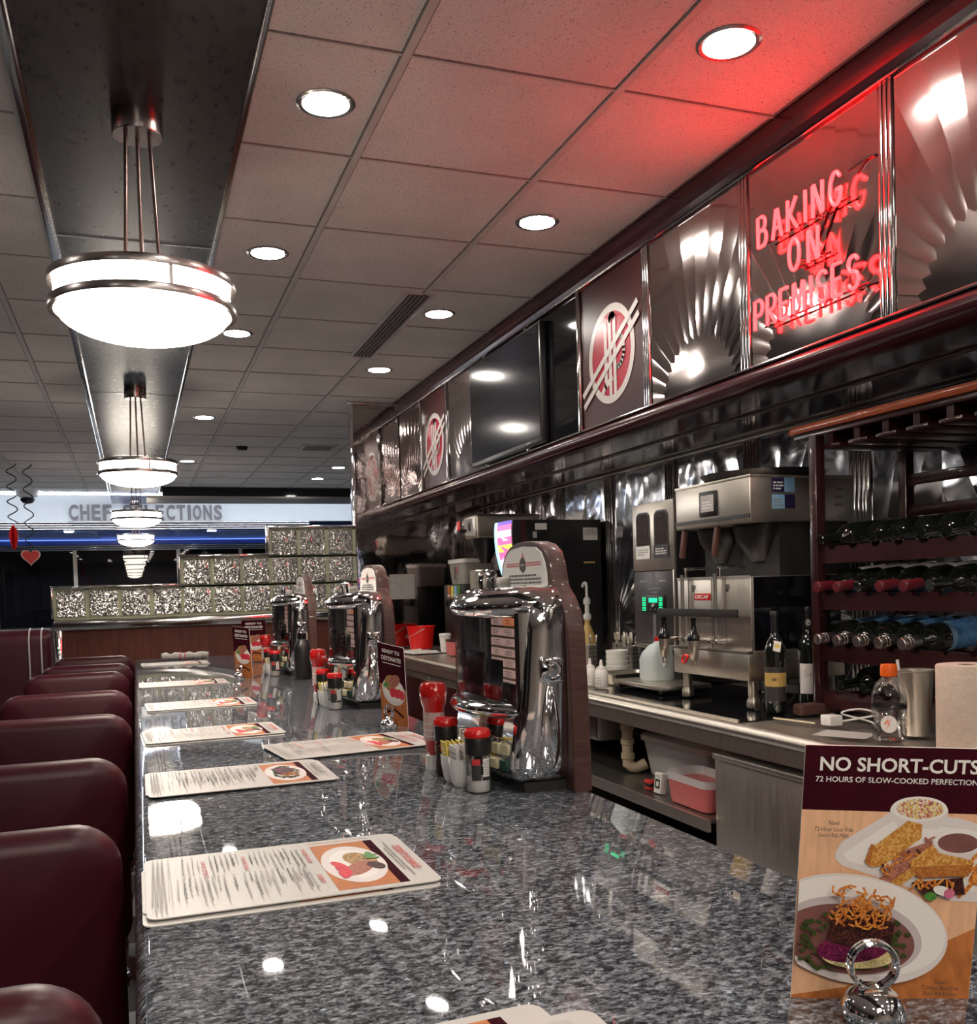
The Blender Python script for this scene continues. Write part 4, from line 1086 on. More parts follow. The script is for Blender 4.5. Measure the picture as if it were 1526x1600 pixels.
def menu(kind, x, y, rot, z, label):
    """printed menu card lying flat, its head towards +X so that it reads from the stools"""
    g = MB(); M = frame((0, 0, 0), (0, -1, 0), (0, 0, 1))
    out = card_outline(MWID, MHEI)
    g.loft([[(u, v, 0.0) for u, v in out], [(u, v, 0.0012) for u, v in out]], 'paper', M=M)
    a = Art(g, M @ Matrix.Translation((0, 0, 0.00105)), 0.00006)
    if kind in ('salad', 'sand'):
        plate_photo(a, 'salad', 0.040, 0.118)
        a.text('DESSERTS & SHAKES', 0.0, 0.139, 0.105, 'ink_red', 0.0095, 0.02)
        words(a, -0.075, 0.075, 0.128, 0.0022, 'ink_grey'); words(a, -0.05, 0.05, 0.1235, 0.0022, 'ink_grey')
        heads = [('HANDSPUN SHAKES', -0.083, 0.030, 0.060), ('DESSERTS', 0.030, 0.030, 0.032), ('DAIRY FREE SHAKES', -0.083, -0.042, 0.060), ('COMPASS COFFEE & TEA', -0.083, -0.088, 0.078)]
        for s_, u, v, w in heads: a.text(s_, u, v, w, 'ink_red', 0.0050, 0.02, align='L')
        for c, u0 in ((0, -0.083), (1, 0.008)):
            v = 0.021
            while v > -0.118:
                if any(abs(v-h[2]) < 0.006 and ((h[1] < 0) == (c == 0)) for h in heads[2:]): v -= 0.009; continue
                mt = 'ink' if rnd.random() < .2 else 'ink_grey'
                words(a, u0, u0+0.075, v, 0.0016, mt, rnd.choice((0.45, 0.7, 0.95))); v -= 0.0062 if rnd.random() < .75 else 0.011
    elif kind == 'rib':
        plate_photo(a, 'rib', 0.045, 0.120)
        a.text('SIGNATURE PLATES', 0.0, 0.137, 0.11, 'ink', 0.012, 0.01)
        words(a, -0.06, 0.06, 0.125, 0.0024, 'ink_grey')
        a.text('ENTREES', -0.075, 0.036, 0.034, 'ink', 0.006, 0.02, align='L')
        for v0 in (0.024, 0.002, -0.020, -0.042, -0.064, -0.088):
            words(a, -0.062, 0.03, v0, 0.0030, 'ink', 0.8)
            for q in range(2): words(a, -0.062, 0.062, v0-0.006-0.0052*q, 0.0021, 'ink_grey', (1, .6)[q])
    else:
        a.rect(-0.095, -0.02, 0.095, 0.13, 'label_grey'); plate_photo(a, 'sand', 0.0, 0.10)
    if kind != 'plain':
        for q in range(3): words(a, -0.09, 0.09, -0.134-0.0048*q, 0.0018, 'ink_grey', 1.0)
        a.rect(-0.085, -0.1265, 0.085, -0.1260, 'ink_grey')
    o = g.build('menu', None, (x, y, CT+z), (0, 0, rot))
    tag(o, label, 'menu', 'printed menus on the counter')
ORD = {1: 'nearest full menu, DESSERTS & SHAKES, at the left counter edge', 2: 'menu with a bowl of short rib and dark heading on its photo band', 3: 'slanted menu with salad photo lying by the nearest ketchup bottle',
       4: 'menu with salad photo, third along the left counter edge', 5: 'menu with salad photo, fourth along the left counter edge', 6: 'menu with salad photo, fifth along the left counter edge', 7: 'farthest menu at the left counter edge, before the rolled napkin'}
UND = {1: 'white menu under the nearest DESSERTS & SHAKES menu', 2: 'white menu under the short rib menu', 3: 'white menu under the slanted menu by the ketchup', 4: 'white menu under the third menu along the counter edge',
       5: 'white menu under the fourth menu along the counter edge', 6: 'white menu under the fifth menu along the counter edge', 7: 'white menu under the farthest menu'}
for i, (kind, x, y, rot, ux, uy) in {1: ('salad', 0.152, 1.098, 0.0, -0.004, -0.011), 2: ('rib', 0.160, 1.715, 0.02, 0.006, 0.014), 3: ('salad', 0.400, 1.968, 0.12, 0.03, 0.02),
        4: ('salad', 0.160, 2.315, 0.04, -0.004, -0.012), 5: ('salad', 0.172, 2.955, 0.03, 0.0, -0.012), 6: ('salad', 0.158, 3.71, 0.0, 0.004, 0.0), 7: ('salad', 0.172, 4.86, 0.02, 0.004, -0.02)}.items():
    menu('plain' if i in (1, 2) else 'sand', x+ux, y+uy, rot*0.6, 0.0002, UND[i])
    if i in (1, 2): menu('sand', x-0.002, y+0.021, rot-0.02, 0.0017, 'menu with grey photo edge showing at the far side of '+('the nearest menu' if i == 1 else 'the short rib menu'))
    menu(kind, x, y, rot, 0.0034, ORD[i])
menu('sand', 0.130, 0.560, 0.05, 0.0002, 'menu with grey photo at the bottom picture edge, left of two')
menu('plain', 0.156, 0.538, 0.0, 0.0018, 'blank white menu corner at the bottom picture edge, right of two')
t = thing('rolled_napkin', 'white and red rolled cloth napkin beyond the farthest menu', 'napkin', (0.235, 5.19, CT))
g = MB()
pts = [(-0.115+0.023*i, 0.006*math.sin(i*1.7), 0.019+0.003*math.sin(i*2.3)) for i in range(11)]
g.tube(pts, [0.013+0.006*abs(math.sin(i*1.3+.4)) for i in range(11)], 'paper', 14)
g.build('cloth', t)
g = MB()
for i in (4, 5): g.tube([tuple(Vector(pts[i])+Vector((-0.002, 0, 0))), tuple(Vector(pts[i])+Vector((0.003, 0, 0)))], 0.0202, 'ink_red', 14)
g.build('red_stripe', t)

# ================================================================ FOOD CARDS IN BALL HOLDERS
def tilt_frame(B0, B1, lean, roll=0.0):
    u = (Vector(B1)-Vector(B0)); u.z = 0; u.normalize()
    n = u.cross(Vector((0, 0, 1))); n.normalize()      # faces the reader
    v = Vector((0, 0, 1))*math.cos(lean)+n*math.sin(lean)
    if roll:
        u, v = u*math.cos(roll)+v*math.sin(roll), v*math.cos(roll)-u*math.sin(roll)
    w = u.cross(v)
    M = Matrix((u, v, w)).transposed().to_4x4(); M.translation = Vector(B0)
    return M
def holder(loc, ang, label, r=0.022):
    t = thing('card_holder', label, 'card holder', loc, (0, 0, ang), group='chrome ball card holders')
    MB().lathe([(0.0, 0.0), (r*0.85, 0.0), (r, r*0.30), (r*0.98, r*0.55), (r*0.80, r*0.92), (r*0.45, r*1.15), (0.0, r*1.22)], 'chrome', seg=40).build('base', t)
    for dy in (-0.0032, 0.0032):
        g = MB(); R_ = r*0.72; z = r*1.15+R_
        g.tube([(R_*math.cos(2*PI*k/28), dy*0.75, z+R_*math.sin(2*PI*k/28)) for k in range(28)], 0.0021, 'chrome', 8, closed=True)
        g.build('ring', t)
def big_card():
    W_, H_ = 0.1315, 0.200
    M = tilt_frame((0.4590, 0.6030, 0.9105), (0.5780, 0.5490, 0.9105), CARD_LEAN, CARD_ROLL)
    g = MB(); g.box(0, W_, 0, H_, -0.0012, 0, 'card_white', M=M)
    A = Art(g, M, 0.00006); A.w = 0.00004
    k = W_                                   # unit: card width; v measured from the top in widths
    def P(u, v): return (u*k, H_-v*k)
    def E(cu, cv, ru, rv, mt, rot=0, seg=40): A.ell(cu*k, H_-cv*k, ru*k, rv*k, mt, -rot, seg, 0.0002, W_-0.0002)
    def Q(pts, mt): A.poly([(min(max(p[0], 0.002), .998)*k, H_-p[1]*k) for p in pts], mt)
    A.rect(0, 0, W_, H_-0.365*k, 'card_tan'); A.rect(0, H_-0.375*k, W_, H_, 'card_maroon')
    Q([(0, 1.50), (0.30, 1.44), (1, 1.05), (1, 1.52), (0, 1.52)], 'card_orange')
    A.text('NO SHORT-CUTS', 0.515*k, H_-0.105*k, 0.86*k, 'card_white', 0.082*k, 0.022)
    A.text('72 HOURS OF SLOW-COOKED PERFECTION', 0.505*k, H_-0.193*k, 0.88*k, 'card_white', 0.032*k, 0.012)
    # upper oblong plate with sandwich, slaw cup, sauce cup
    Q([(0.20, 0.62), (0.23, 0.56), (0.48, 0.38), (0.54, 0.365), (0.86, 0.40), (1.0, 0.44), (1.0, 0.89), (0.86, 0.89), (0.62, 0.82), (0.24, 0.70), (0.20, 0.66)], 'card_plate')
    Q([(0.24, 0.63), (0.50, 0.43), (0.95, 0.47), (0.98, 0.83), (0.62, 0.76), (0.27, 0.67)], 'card_white')
    E(0.64, 0.365, 0.158, 0.082, 'card_plate'); Q([(0.485, 0.37), (0.795, 0.37), (0.75, 0.47), (0.53, 0.46)], 'card_plate'); E(0.64, 0.352, 0.152, 0.072, 'card_white'); E(0.645, 0.352, 0.128, 0.058, 'f_slaw')
    E(0.87, 0.545, 0.145, 0.088, 'card_plate'); E(0.87, 0.535, 0.135, 0.076, 'card_white'); E(0.865, 0.545, 0.112, 0.058, 'f_sauce')
    for i in range(12):
        u = 0.88+0.1*rnd.random(); v = 0.66+0.20*rnd.random(); A.line([P(u, v), P(min(u+0.06, .99), v-0.14*rnd.random())], 0.018*k, 'f_fry')
    Q([(0.44, 0.78), (0.52, 0.79), (0.74, 0.62), (0.72, 0.53), (0.56, 0.60)], 'f_meat')
    Q([(0.37, 0.68), (0.40, 0.58), (0.58, 0.42), (0.66, 0.44), (0.66, 0.52), (0.46, 0.69), (0.40, 0.70)], 'f_toast'); Q([(0.36, 0.67), (0.39, 0.56), (0.41, 0.57), (0.385, 0.69)], 'f_crust')
    for i in range(16):
        u = 0.44+0.26*rnd.random(); v = 0.73-0.75*(u-0.44)+0.03*rnd.uniform(-1, 1); A.line([P(u, v), P(u+0.05*rnd.uniform(-1, 1), v+0.05*rnd.uniform(-1, 1))], 0.012*k, rnd.choice(('f_fry', 'f_beef', 'f_meat')))
    Q([(0.48, 0.80), (0.64, 0.67), (0.68, 0.70), (0.54, 0.82)], 'f_toast')
    Q([(0.62, 0.78), (0.90, 0.74), (0.92, 0.84), (0.70, 0.86)], 'f_beef')
    Q([(0.60, 0.66), (0.72, 0.55), (0.76, 0.60), (0.95, 0.64), (0.95, 0.68), (0.62, 0.70)], 'f_toast'); Q([(0.60, 0.69), (0.95, 0.66), (0.93, 0.73), (0.66, 0.75)], 'f_crust')
    for i in range(12): 
        u = 0.64+0.25*rnd.random(); A.line([P(u, 0.75+0.02*rnd.random()), P(u+0.06*rnd.uniform(-1, 1), 0.79+0.03*rnd.random())], 0.012*k, 'f_fry')
    E(0.73, 0.855, 0.035, 0.025, 'f_green'); E(0.79, 0.82, 0.05, 0.028, 'card_white', 0.3); E(0.83, 0.835, 0.030, 0.030, 'f_pink')
    # lower bowl with short rib
    E(0.33, 1.07, 0.52, 0.325, 'card_plate', 0.20, 60); E(0.345, 1.05, 0.49, 0.29, 'card_white', 0.20, 60); E(0.30, 1.11, 0.405, 0.235, 'card_plate_shade', 0.14, 60); E(0.29, 1.13, 0.375, 0.21, 'f_sauce', 0.12, 60)
    for i in range(95):
        q = rnd.uniform(0, 2*PI); rr = rnd.uniform(0.58, 0.97)
        u, v = 0.29+0.36*rr*math.cos(q), 1.135+0.195*rr*math.sin(q)
        if u > 0.02: E(u, v, 0.019, 0.013, 'f_pea', rnd.random(), 10)
    E(0.34, 1.215, 0.20, 0.070, 'f_mash'); E(0.31, 1.165, 0.20, 0.085, 'f_cabbage', -0.1)
    Q([(0.17, 1.13), (0.19, 1.00), (0.27, 0.95), (0.46, 0.95), (0.53, 1.02), (0.52, 1.13), (0.34, 1.17)], 'f_beef')
    for i in range(46):
        u = 0.33+0.14*rnd.uniform(-1, 1); v = 0.90+0.10*rnd.uniform(-1, 1); q = rnd.uniform(0, 6.28)
        pts = [P(u+0.05*math.cos(q+0.9*j)*(1-0.1*j), v+0.042*math.sin(q+0.9*j)) for j in range(4)]
        A.line(pts, 0.0115*k, 'f_fry')
    A.text('New!', 0.155*k, H_-0.415*k, 0.058*k, 'ink', 0.026*k); A.text('72-Hour Sous Vide', 0.155*k, H_-0.452*k, 0.21*k, 'ink', 0.026*k); A.text('Short Rib Melt', 0.155*k, H_-0.487*k, 0.165*k, 'ink', 0.024*k)
    A.text('New!', 0.795*k, H_-1.335*k, 0.058*k, 'ink', 0.026*k); A.text('72-Hour Sous Vide', 0.795*k, H_-1.370*k, 0.21*k, 'ink', 0.026*k); A.text('Short Rib Entree', 0.795*k, H_-1.405*k, 0.18*k, 'ink', 0.024*k)
    tag(g.build('food_card'), 'large NO SHORT-CUTS food card standing at the lower right counter edge', 'food card', 'food cards in ball holders')
CARD_LEAN, CARD_ROLL = math.radians(7), math.radians(-2.5)
big_card()
holder((0.487, 0.546, CT), math.radians(-24), 'chrome ball holder with ring in front of the NO SHORT-CUTS card', 0.0225)
def small_card(B0, B1, lean, roll, label, back=False):
    W_, H_ = (Vector(B1)-Vector(B0)).length, 0.200
    M = tilt_frame(B0, B1, lean, roll)
    g = MB(); g.box(0, W_, 0, H_, -0.0012, 0, 'card_white', M=M)
    for s_ in (0, 1):
        A = Art(g, M if s_ == 0 else M @ Matrix.Translation((W_, 0, -0.0012)) @ Matrix.Rotation(PI, 4, 'Y'), 0.00008); A.w = 0.00006
        k = W_
        A.rect(0, 0, W_, H_*0.55, 'card_orange'); A.rect(0, H_*0.50, W_, H_, 'card_maroon')
        A.text('READY TO', 0.5*k, H_*0.915, 0.66*k, 'card_white', 0.082*k, 0.03); A.text('DETONATE!', 0.5*k, H_*0.83, 0.74*k, 'card_white', 0.095*k, 0.03)
        A.rect(0.15*k, H_*0.765, 0.85*k, H_*0.775, 'card_plate')
        A.ell(0.52*k, H_*0.44, 0.43*k, H_*0.17, 'card_plate', 0.0); A.ell(0.52*k, H_*0.46, 0.38*k, H_*0.14, 'card_white')
        A.ell(0.42*k, H_*0.53, 0.22*k, H_*0.10, 'f_grain', 0.3); A.ell(0.58*k, H_*0.57, 0.22*k, H_*0.07, 'f_meat', 0.4)
        for i in range(5): A.ell((0.48+0.09*i)*k, H_*(0.42+0.012*(i % 2)), 0.10*k, H_*0.055, 'f_red', 1.2, 16)
        A.ell(0.25*k, H_*0.50, 0.10*k, H_*0.03, 'f_green', 0.4)
        A.line([(0.2*k, H_*0.16), (0.55*k, H_*0.22), (0.85*k, H_*0.16)], 0.05*k, 'card_maroon')
    tag(g.build('food_card'), label, 'food card', 'food cards in ball holders')
small_card((0.555, 2.275, 0.912), (0.590, 2.168, 0.912), math.radians(6.0), math.radians(-6), 'READY TO DETONATE! food card seen at a slant before the middle jukebox')
holder((0.548, 2.180, CT), math.radians(-70), 'chrome ball holder at the foot of the slanted READY TO DETONATE! card', 0.021)
small_card((0.367, 3.905, 0.912), (0.420, 3.80, 0.912), math.radians(5), math.radians(-3), 'narrow food card seen almost edge-on, left of the far square-facing card')
holder((0.372, 3.815, CT), math.radians(-65), 'chrome ball holder under the food card seen almost edge-on', 0.021)
small_card((0.480, 4.735, 0.912), (0.590, 4.715, 0.912), math.radians(4), 0.0, 'far READY TO DETONATE! food card facing straight down the counter')
holder((0.505, 4.690, CT), math.radians(-10), 'chrome ball holder under the farthest food card', 0.021)

# ================================================================ STOOLS
def soft_slab(w, h, d, r, bulge=0.012, nx=18, nz=18):
    """upholstered pad: rounded-rectangle outline lofted through its thickness, faces pillowed"""
    def outline(k, rr):
        pts = []
        ww, hh = w/2-k, h/2-k
        rr = max(rr-k, 0.004)
        for cx, cz, a0 in ((ww-rr, hh-rr, 0), (-ww+rr, hh-rr, 90), (-ww+rr, -hh+rr, 180), (ww-rr, -hh+rr, 270)):
            for i in range(9):
                a = math.radians(a0+90*i/8); pts.append((cx+rr*math.cos(a), cz+rr*math.sin(a)))
        return pts
    rings = []
    e = d*0.48
    for i in range(9):
        a = PI*i/8; k = e*(1-math.sin(a)); y = -(d/2)*math.cos(a)
        rings.append([(x, y, z) for x, z in outline(k, r)])
    f0 = []
    for q in (0.8, 0.55, 0.3): 
        f0.append(q)
    first = [[(x*q, -d/2-bulge*(1-q*q), z*q) for x, _, z in rings[0]] for q in (0.25, 0.5, 0.75, 0.92)]
    last = [[(x*q, d/2+bulge*(1-q*q), z*q) for x, _, z in rings[-1]] for q in (0.92, 0.75, 0.5, 0.25)]
    return first+rings+last
def stool():
    t = thing('counter_stool', '', 'stool', (-0.20, 0, 0), group='burgundy swivel stools along the counter')
    rings = soft_slab(0.374, 0.36, 0.058, 0.060, 0.010)
    def bend(p): return (p[0], p[1]+0.06+0.35*p[0]*p[0]+0.05*(p[2])*-0.5, p[2]+0.770)
    MB().loft([[bend(p) for p in r] for r in rings], 'vinyl').build('backrest', t, angle=70)
    g = MB().lathe([(0.0, 0.545), (0.155, 0.545), (0.172, 0.552), (0.182, 0.575), (0.180, 0.600), (0.165, 0.618), (0.10, 0.628), (0.0, 0.630)], 'vinyl', Matrix.Translation((0, 0.26, 0)), 44)
    g.build('seat', t, angle=70)
    MB().lathe([(0.165, 0.520), (0.177, 0.522), (0.179, 0.546), (0.165, 0.548)], 'chrome', Matrix.Translation((0, 0.26, 0)), 44).build('seat_ring', t)
    g = MB()
    for x in (-0.11, 0.11):
        g.tube(smooth_pts([(x, 0.20, 0.53), (x, 0.10, 0.54), (x, 0.065, 0.60), (x, 0.075, 0.68)], 5), 0.012, 'chrome', 10)
    g.build('back_bracket', t)
    MB().lathe([(0.032, 0.05), (0.032, 0.53)], 'chrome', Matrix.Translation((0, 0.26, 0)), 28).build('post', t)
    MB().lathe([(0.0, 0.0), (0.175, 0.0), (0.18, 0.012), (0.13, 0.03), (0.05, 0.055), (0.034, 0.09)], 'chrome', Matrix.Translation((0, 0.26, 0)), 40).build('base', t)
    g = MB()
    g.tube([(0.15*math.cos(2*PI*k/32), 0.26+0.15*math.sin(2*PI*k/32), 0.22) for k in range(32)], 0.010, 'chrome', 8, closed=True)
    for a in range(3): g.tube([(0, 0.26, 0.22), (0.15*math.cos(a*2.094), 0.26+0.15*math.sin(a*2.094), 0.22)], 0.008, 'chrome', 8)
    g.build('foot_ring', t)
    return t
st = stool()
SLAB = ['nearest stool, only its dark backrest top showing at the bottom left', 'second stool from the viewer, largest fully seen burgundy backrest at the left edge', 'third stool from the viewer, burgundy backrest cut by the left edge',
        'fourth stool from the viewer, burgundy backrest touching the left edge', 'fifth stool from the viewer, first with both ends of its backrest in view', 'sixth stool from the viewer along the counter', 'seventh stool from the viewer along the counter', 'farthest burgundy stool, by the mahogany partition']
for i, y in enumerate([0.70, 1.235, 1.775, 2.47, 3.12, 3.95, 4.44, 5.06]):
    x = (-0.215, -0.212, -0.210, -0.205, -0.205, -0.215, -0.205, -0.200)[i]; rz = (0.05, 0.03, 0.02, -0.02, 0.0, 0.05, -0.02, 0.02)[i]
    if i == 0: st.location = (x, y, 0); st.rotation_euler = (0, 0, rz); st['label'] = SLAB[0]
    else: dup(st, (x, y, 0), (0, 0, rz), SLAB[i])
MT['label_violet'] = mat('dark_violet_label', (0.018, 0.014, 0.06), 0.4)
# ================================================================ BACK BAR: coffee brewer, grinder, dispensers
FX = (0, 1, 0)
def face_x(x, y, z):      # printed matter on a face that looks towards -X, read from the stools
    return frame((x, y, z), (0, -1, 0), (-1, 0, 0))
def face_y(x, y, z):      # on a face that looks towards -Y
    return frame((x, y, z), (1, 0, 0), (0, -1, 0))
def scribble(a, u0, u1, v0, v1, rows, mt, hh=0.5):
    d = (v1-v0)/rows
    for r in range(rows): words(a, u0, u1, v0+d*r, d*hh, mt, rnd.choice((0.6, 0.85, 1.0)))

t = thing('coffee_brewer', 'twin steel coffee brewer with DECAF label, taps and tall display head', 'coffee machine', (1.89, 2.875, BT))
g = MB().box(0.0, 0.36, -0.225, 0.225, 0.185, 0.435, 'steel_v', 0.004)
for y in (0.0, -0.085, 0.15): g.box(-0.0015, 0.001, y-0.0015, y+0.0015, 0.19, 0.43, 'steel_dark')
g.box(-0.002, 0.0, -0.225, 0.225, 0.428, 0.438, 'steel'); g.build('urn_body', t)
MB().box(0.012, 0.362, -0.2262, -0.2250, 0.19, 0.432, 'black_gloss').build('side_panel', t)
g = MB().box(-0.018, 0.37, -0.232, 0.232, 0.090, 0.188, 'steel', 0.004); g.box(-0.022, 0.0, -0.234, 0.234, 0.180, 0.190, 'steel_dark', 0.002)
g.build('base', t)
for x in (0.02, 0.33):
    for y in (-0.20, 0.20):
        MB().lathe([(0.020, 0.0), (0.022, 0.004), (0.021, 0.022), (0.016, 0.034), (0.0165, 0.038), (0.0165, 0.092)], 'steel', Matrix.Translation((x, y, 0)), 20).build('leg', t)
for y in (0.165, -0.045):
    MB().tube([(-0.016, y, 0.21), (-0.016, y, 0.448)], 0.007, 'steel_dark', 10).build('sight_tube', t)
    g = MB()
    g.cyl((0.0, y-0.03, 0.215), (-0.035, y-0.03, 0.215), 0.009, 'chrome'); g.cyl((-0.02, y+0.03, 0.215), (-0.02, y-0.06, 0.215), 0.006, 'chrome')
    g.lathe([(0.0, 0), (0.012, 0.004), (0.013, 0.010), (0.0, 0.016)], 'chrome', Matrix.Translation((-0.02, y+0.03, 0.208)), 16)
    g.build('valve', t)
for y in (0.235, 0.035):
    g = MB(); M = Matrix.Translation((-0.055, y, 0.20))
    g.cyl((0.0, y, 0.215), (-0.055, y, 0.215), 0.010, 'chrome')
    g.lathe([(0.008, -0.075), (0.009, -0.055), (0.014, -0.05), (0.020, 0.0), (0.021, 0.018)], 'steel', M, 20)
    g.lathe([(0.022, 0.016), (0.022, 0.030), (0.012, 0.048), (0.008, 0.075), (0.011, 0.095), (0.0, 0.098)], 'black_gloss', M, 20)
    g.build('tap', t)
MB().box(-0.052, -0.044, -0.22, 0.29, 0.300, 0.327, 'black_matte', 0.002).build('tap_rail', t)
g = MB(); g.tube([(-0.062+0.004*math.cos(a), 0.085+0.022*math.cos(a), 0.150+0.013*math.sin(a)+0.010*math.cos(a)*-0.6) for a in [2*PI*i/20 for i in range(20)]], 0.004, 'red_bright', 8, closed=True)
g.tube([(-0.062, 0.065, 0.158), (-0.056, 0.040, 0.170)], 0.004, 'red_bright', 8); g.build('red_tag', t)
g = MB(); g.box(-0.0035, 0.0, 0.008, 0.108, 0.356, 0.380, 'red', 0.001, 1); a = Art(g, face_x(-0.0035, 0.058, 0.368)); a.text('DECAF', 0, 0, 0.082, 'label_white', 0.013, 0.02)
g.build('decaf_label', t)
for y in (0.115, -0.095):
    g = MB(); a = Art(g, face_x(-0.001, 0, 0)); a.rect(-y-0.012, 0.395, -y+0.012, 0.410, 'steel_dark'); a.rect(-y-0.006, 0.385, -y+0.004, 0.395, 'ink'); g.build('gauge_mark', t)
for y in (0.20, -0.02):
    g = MB(); g.tube(smooth_pts([(0.02, y, 0.432), (0.02, y, 0.462), (0.03, y, 0.470), (0.15, y, 0.470), (0.16, y, 0.462), (0.16, y, 0.432)], 4), 0.006, 'chrome', 8); g.build('lid_handle', t)
MB().box(0.12, 0.40, -0.22, 0.22, 0.43, 0.615, 'black_matte').build('column', t)
for y in (0.11, -0.11):
    MB().lathe([(0.035, 0.485), (0.085, 0.56), (0.095, 0.600), (0.095, 0.612)], 'black', Matrix.Translation((0.13, y, 0)), 28).build('brew_basket', t)
for y in (0.19, -0.02):
    g = MB().box(-0.012, 0.006, -0.010, 0.010, -0.105, 0.0, 'bracket', 0.004, M=Matrix.Translation((0.02, y, 0.612)) @ Matrix.Rotation(0.25, 4, 'X'))
    g.build('basket_handle', t)
g = MB().box(0.0, 0.42, -0.232, 0.225, 0.612, 0.765, 'steel', 0.005)
g.box(-0.002, 0.422, -0.234, 0.227, 0.757, 0.767, 'steel', 0.002); g.box(-0.003, 0.0, -0.23, 0.225, 0.628, 0.640, 'black')
for q in range(3):
    for x0 in (0.265, 0.335): g.box(x0, x0+0.035, -0.2365, -0.231, 0.665+0.026*q, 0.672+0.026*q, 'steel_dark', 0.002)
g.build('head', t)
g = MB().box(-0.006, 0.0, -0.045, 0.060, 0.648, 0.735, 'black', 0.005); g.box(-0.0072, -0.005, -0.032, 0.047, 0.664, 0.722, 'label_grey')
a = Art(g, face_x(-0.0072, 0.0075, 0.693)); scribble(a, -0.028, 0.028, -0.018, 0.012, 3, 'label_white')
g.build('display', t)
for (u0, v0, mt1, mt2) in ((-0.055, 0.010, 'ink', 'label_blue_light'), (-0.055, -0.045, 'label_blue_light', 'ink')):
    g = MB(); a = Art(g, face_y(0.14, -0.232, 0.70))
    a.rect(u0, v0, u0+0.05, v0+0.046, mt1 if mt1 != 'ink' else 'label_violet'); a.rect(u0+0.05, v0, u0+0.092, v0+0.046, mt2 if mt2 != 'ink' else 'label_violet')
    scribble(a, u0+0.006, u0+0.046, v0+0.008, v0+0.038, 3, 'label_white' if mt1 == 'ink' else 'ink_grey')
    g.build('sticker', t)
t = thing('serving_tray', 'round black serving tray lying on top of the coffee brewer', 'tray', (2.08, 2.83, BT+0.768))
g = MB().lathe([(0.0, 0.0), (0.19, 0.0), (0.20, 0.004), (0.215, 0.022), (0.209, 0.022), (0.195, 0.008), (0.0, 0.006)], 'black', seg=48); g.build('dish', t)

t = thing('coffee_grinder', 'tall steel coffee grinder with two bean windows and green keypad', 'coffee grinder', (2.09, 3.60, BT))
MB().box(0.0, 0.36, -0.172, 0.172, 0.16, 0.765, 'black', 0.004).build('casing', t)
g = MB().box(0.06, 0.36, -0.165, 0.165, 0.0, 0.165, 'black_matte'); g.box(0.0, 0.10, -0.172, 0.172, 0.140, 0.160, 'steel_dark', 0.003); g.build('stand', t)
MB().box(-0.012, 0.002, -0.172, 0.172, 0.475, 0.765, 'steel', 0.004).build('top_panel', t)
MB().box(-0.010, 0.002, -0.165, 0.172, 0.165, 0.472, 'panel_dark', 0.003).build('front_panel', t)
MB().box(-0.014, 0.0, -0.172, -0.160, 0.165, 0.475, 'steel', 0.002).build('edge_strip', t)
for y in (0.078, -0.075):
    g = MB(); o_ = [(y+p[0], 0.635+p[1]) for p in card_outline(0.115, 0.185, 0.03)]
    g.prism(o_, -0.0145, -0.011, 'black', 'yz'); g.prism([(y+p[0], 0.635+p[1]) for p in card_outline(0.100, 0.170, 0.025)], -0.0155, -0.012, 'bean', 'yz')
    g.build('bean_window', t)
    g = MB(); a = Art(g, face_x(-0.0157, y, 0.555)); mt = 'label_white' if y > 0 else 'ink'
    a.rect(-0.06, -0.028, 0.06, 0.028, mt); scribble(a, -0.045, 0.045, -0.012, 0.018, 3, 'ink_grey' if y > 0 else 'label_white'); g.build('label', t)
g = MB(); a = Art(g, face_x(-0.0102, 0, 0)); a.rect(-0.015, 0.415, 0.010, 0.468, 'strip_grey'); a.rect(-0.013, 0.178, 0.012, 0.29, 'strip_grey')
a.text('FRESH BREWED', 0.0, 0.398, 0.11, 'label_grey', 0.009); a.text('COFFEE', 0.0, 0.383, 0.055, 'label_grey', 0.008); scribble(a, -0.12, -0.06, 0.428, 0.440, 1, 'label_grey'); scribble(a, 0.05, 0.10, 0.428, 0.440, 1, 'label_grey')
a.rect(-0.05, 0.170, 0.06, 0.172, 'strip_grey')
g.build('front_print', t)
g = MB().box(-0.016, -0.008, -0.095, 0.105, 0.295, 0.372, 'black', 0.003)
a = Art(g, face_x(-0.0162, 0.0, 0.334)); a.rect(-0.035, 0.006, 0.035, 0.024, 'green_screen')
for c in (-0.078, 0.062):
    for r in range(3):
        a.rect(c-0.012, 0.012-0.021*r, c+0.016, 0.028-0.021*r, 'green_screen'); a.rect(c-0.008, 0.0145-0.021*r, c+0.012, 0.0255-0.021*r, 'black')
        a.rect(c-0.003, 0.018-0.021*r, c+0.007, 0.022-0.021*r, 'green_screen')
a.ell(0.0, -0.006, 0.016, 0.006, 'label_grey', 0.4); a.rect(-0.022, -0.026, -0.017, -0.020, 'label_grey'); a.rect(0.017, -0.026, 0.022, -0.020, 'label_grey')
g.build('keypad', t)

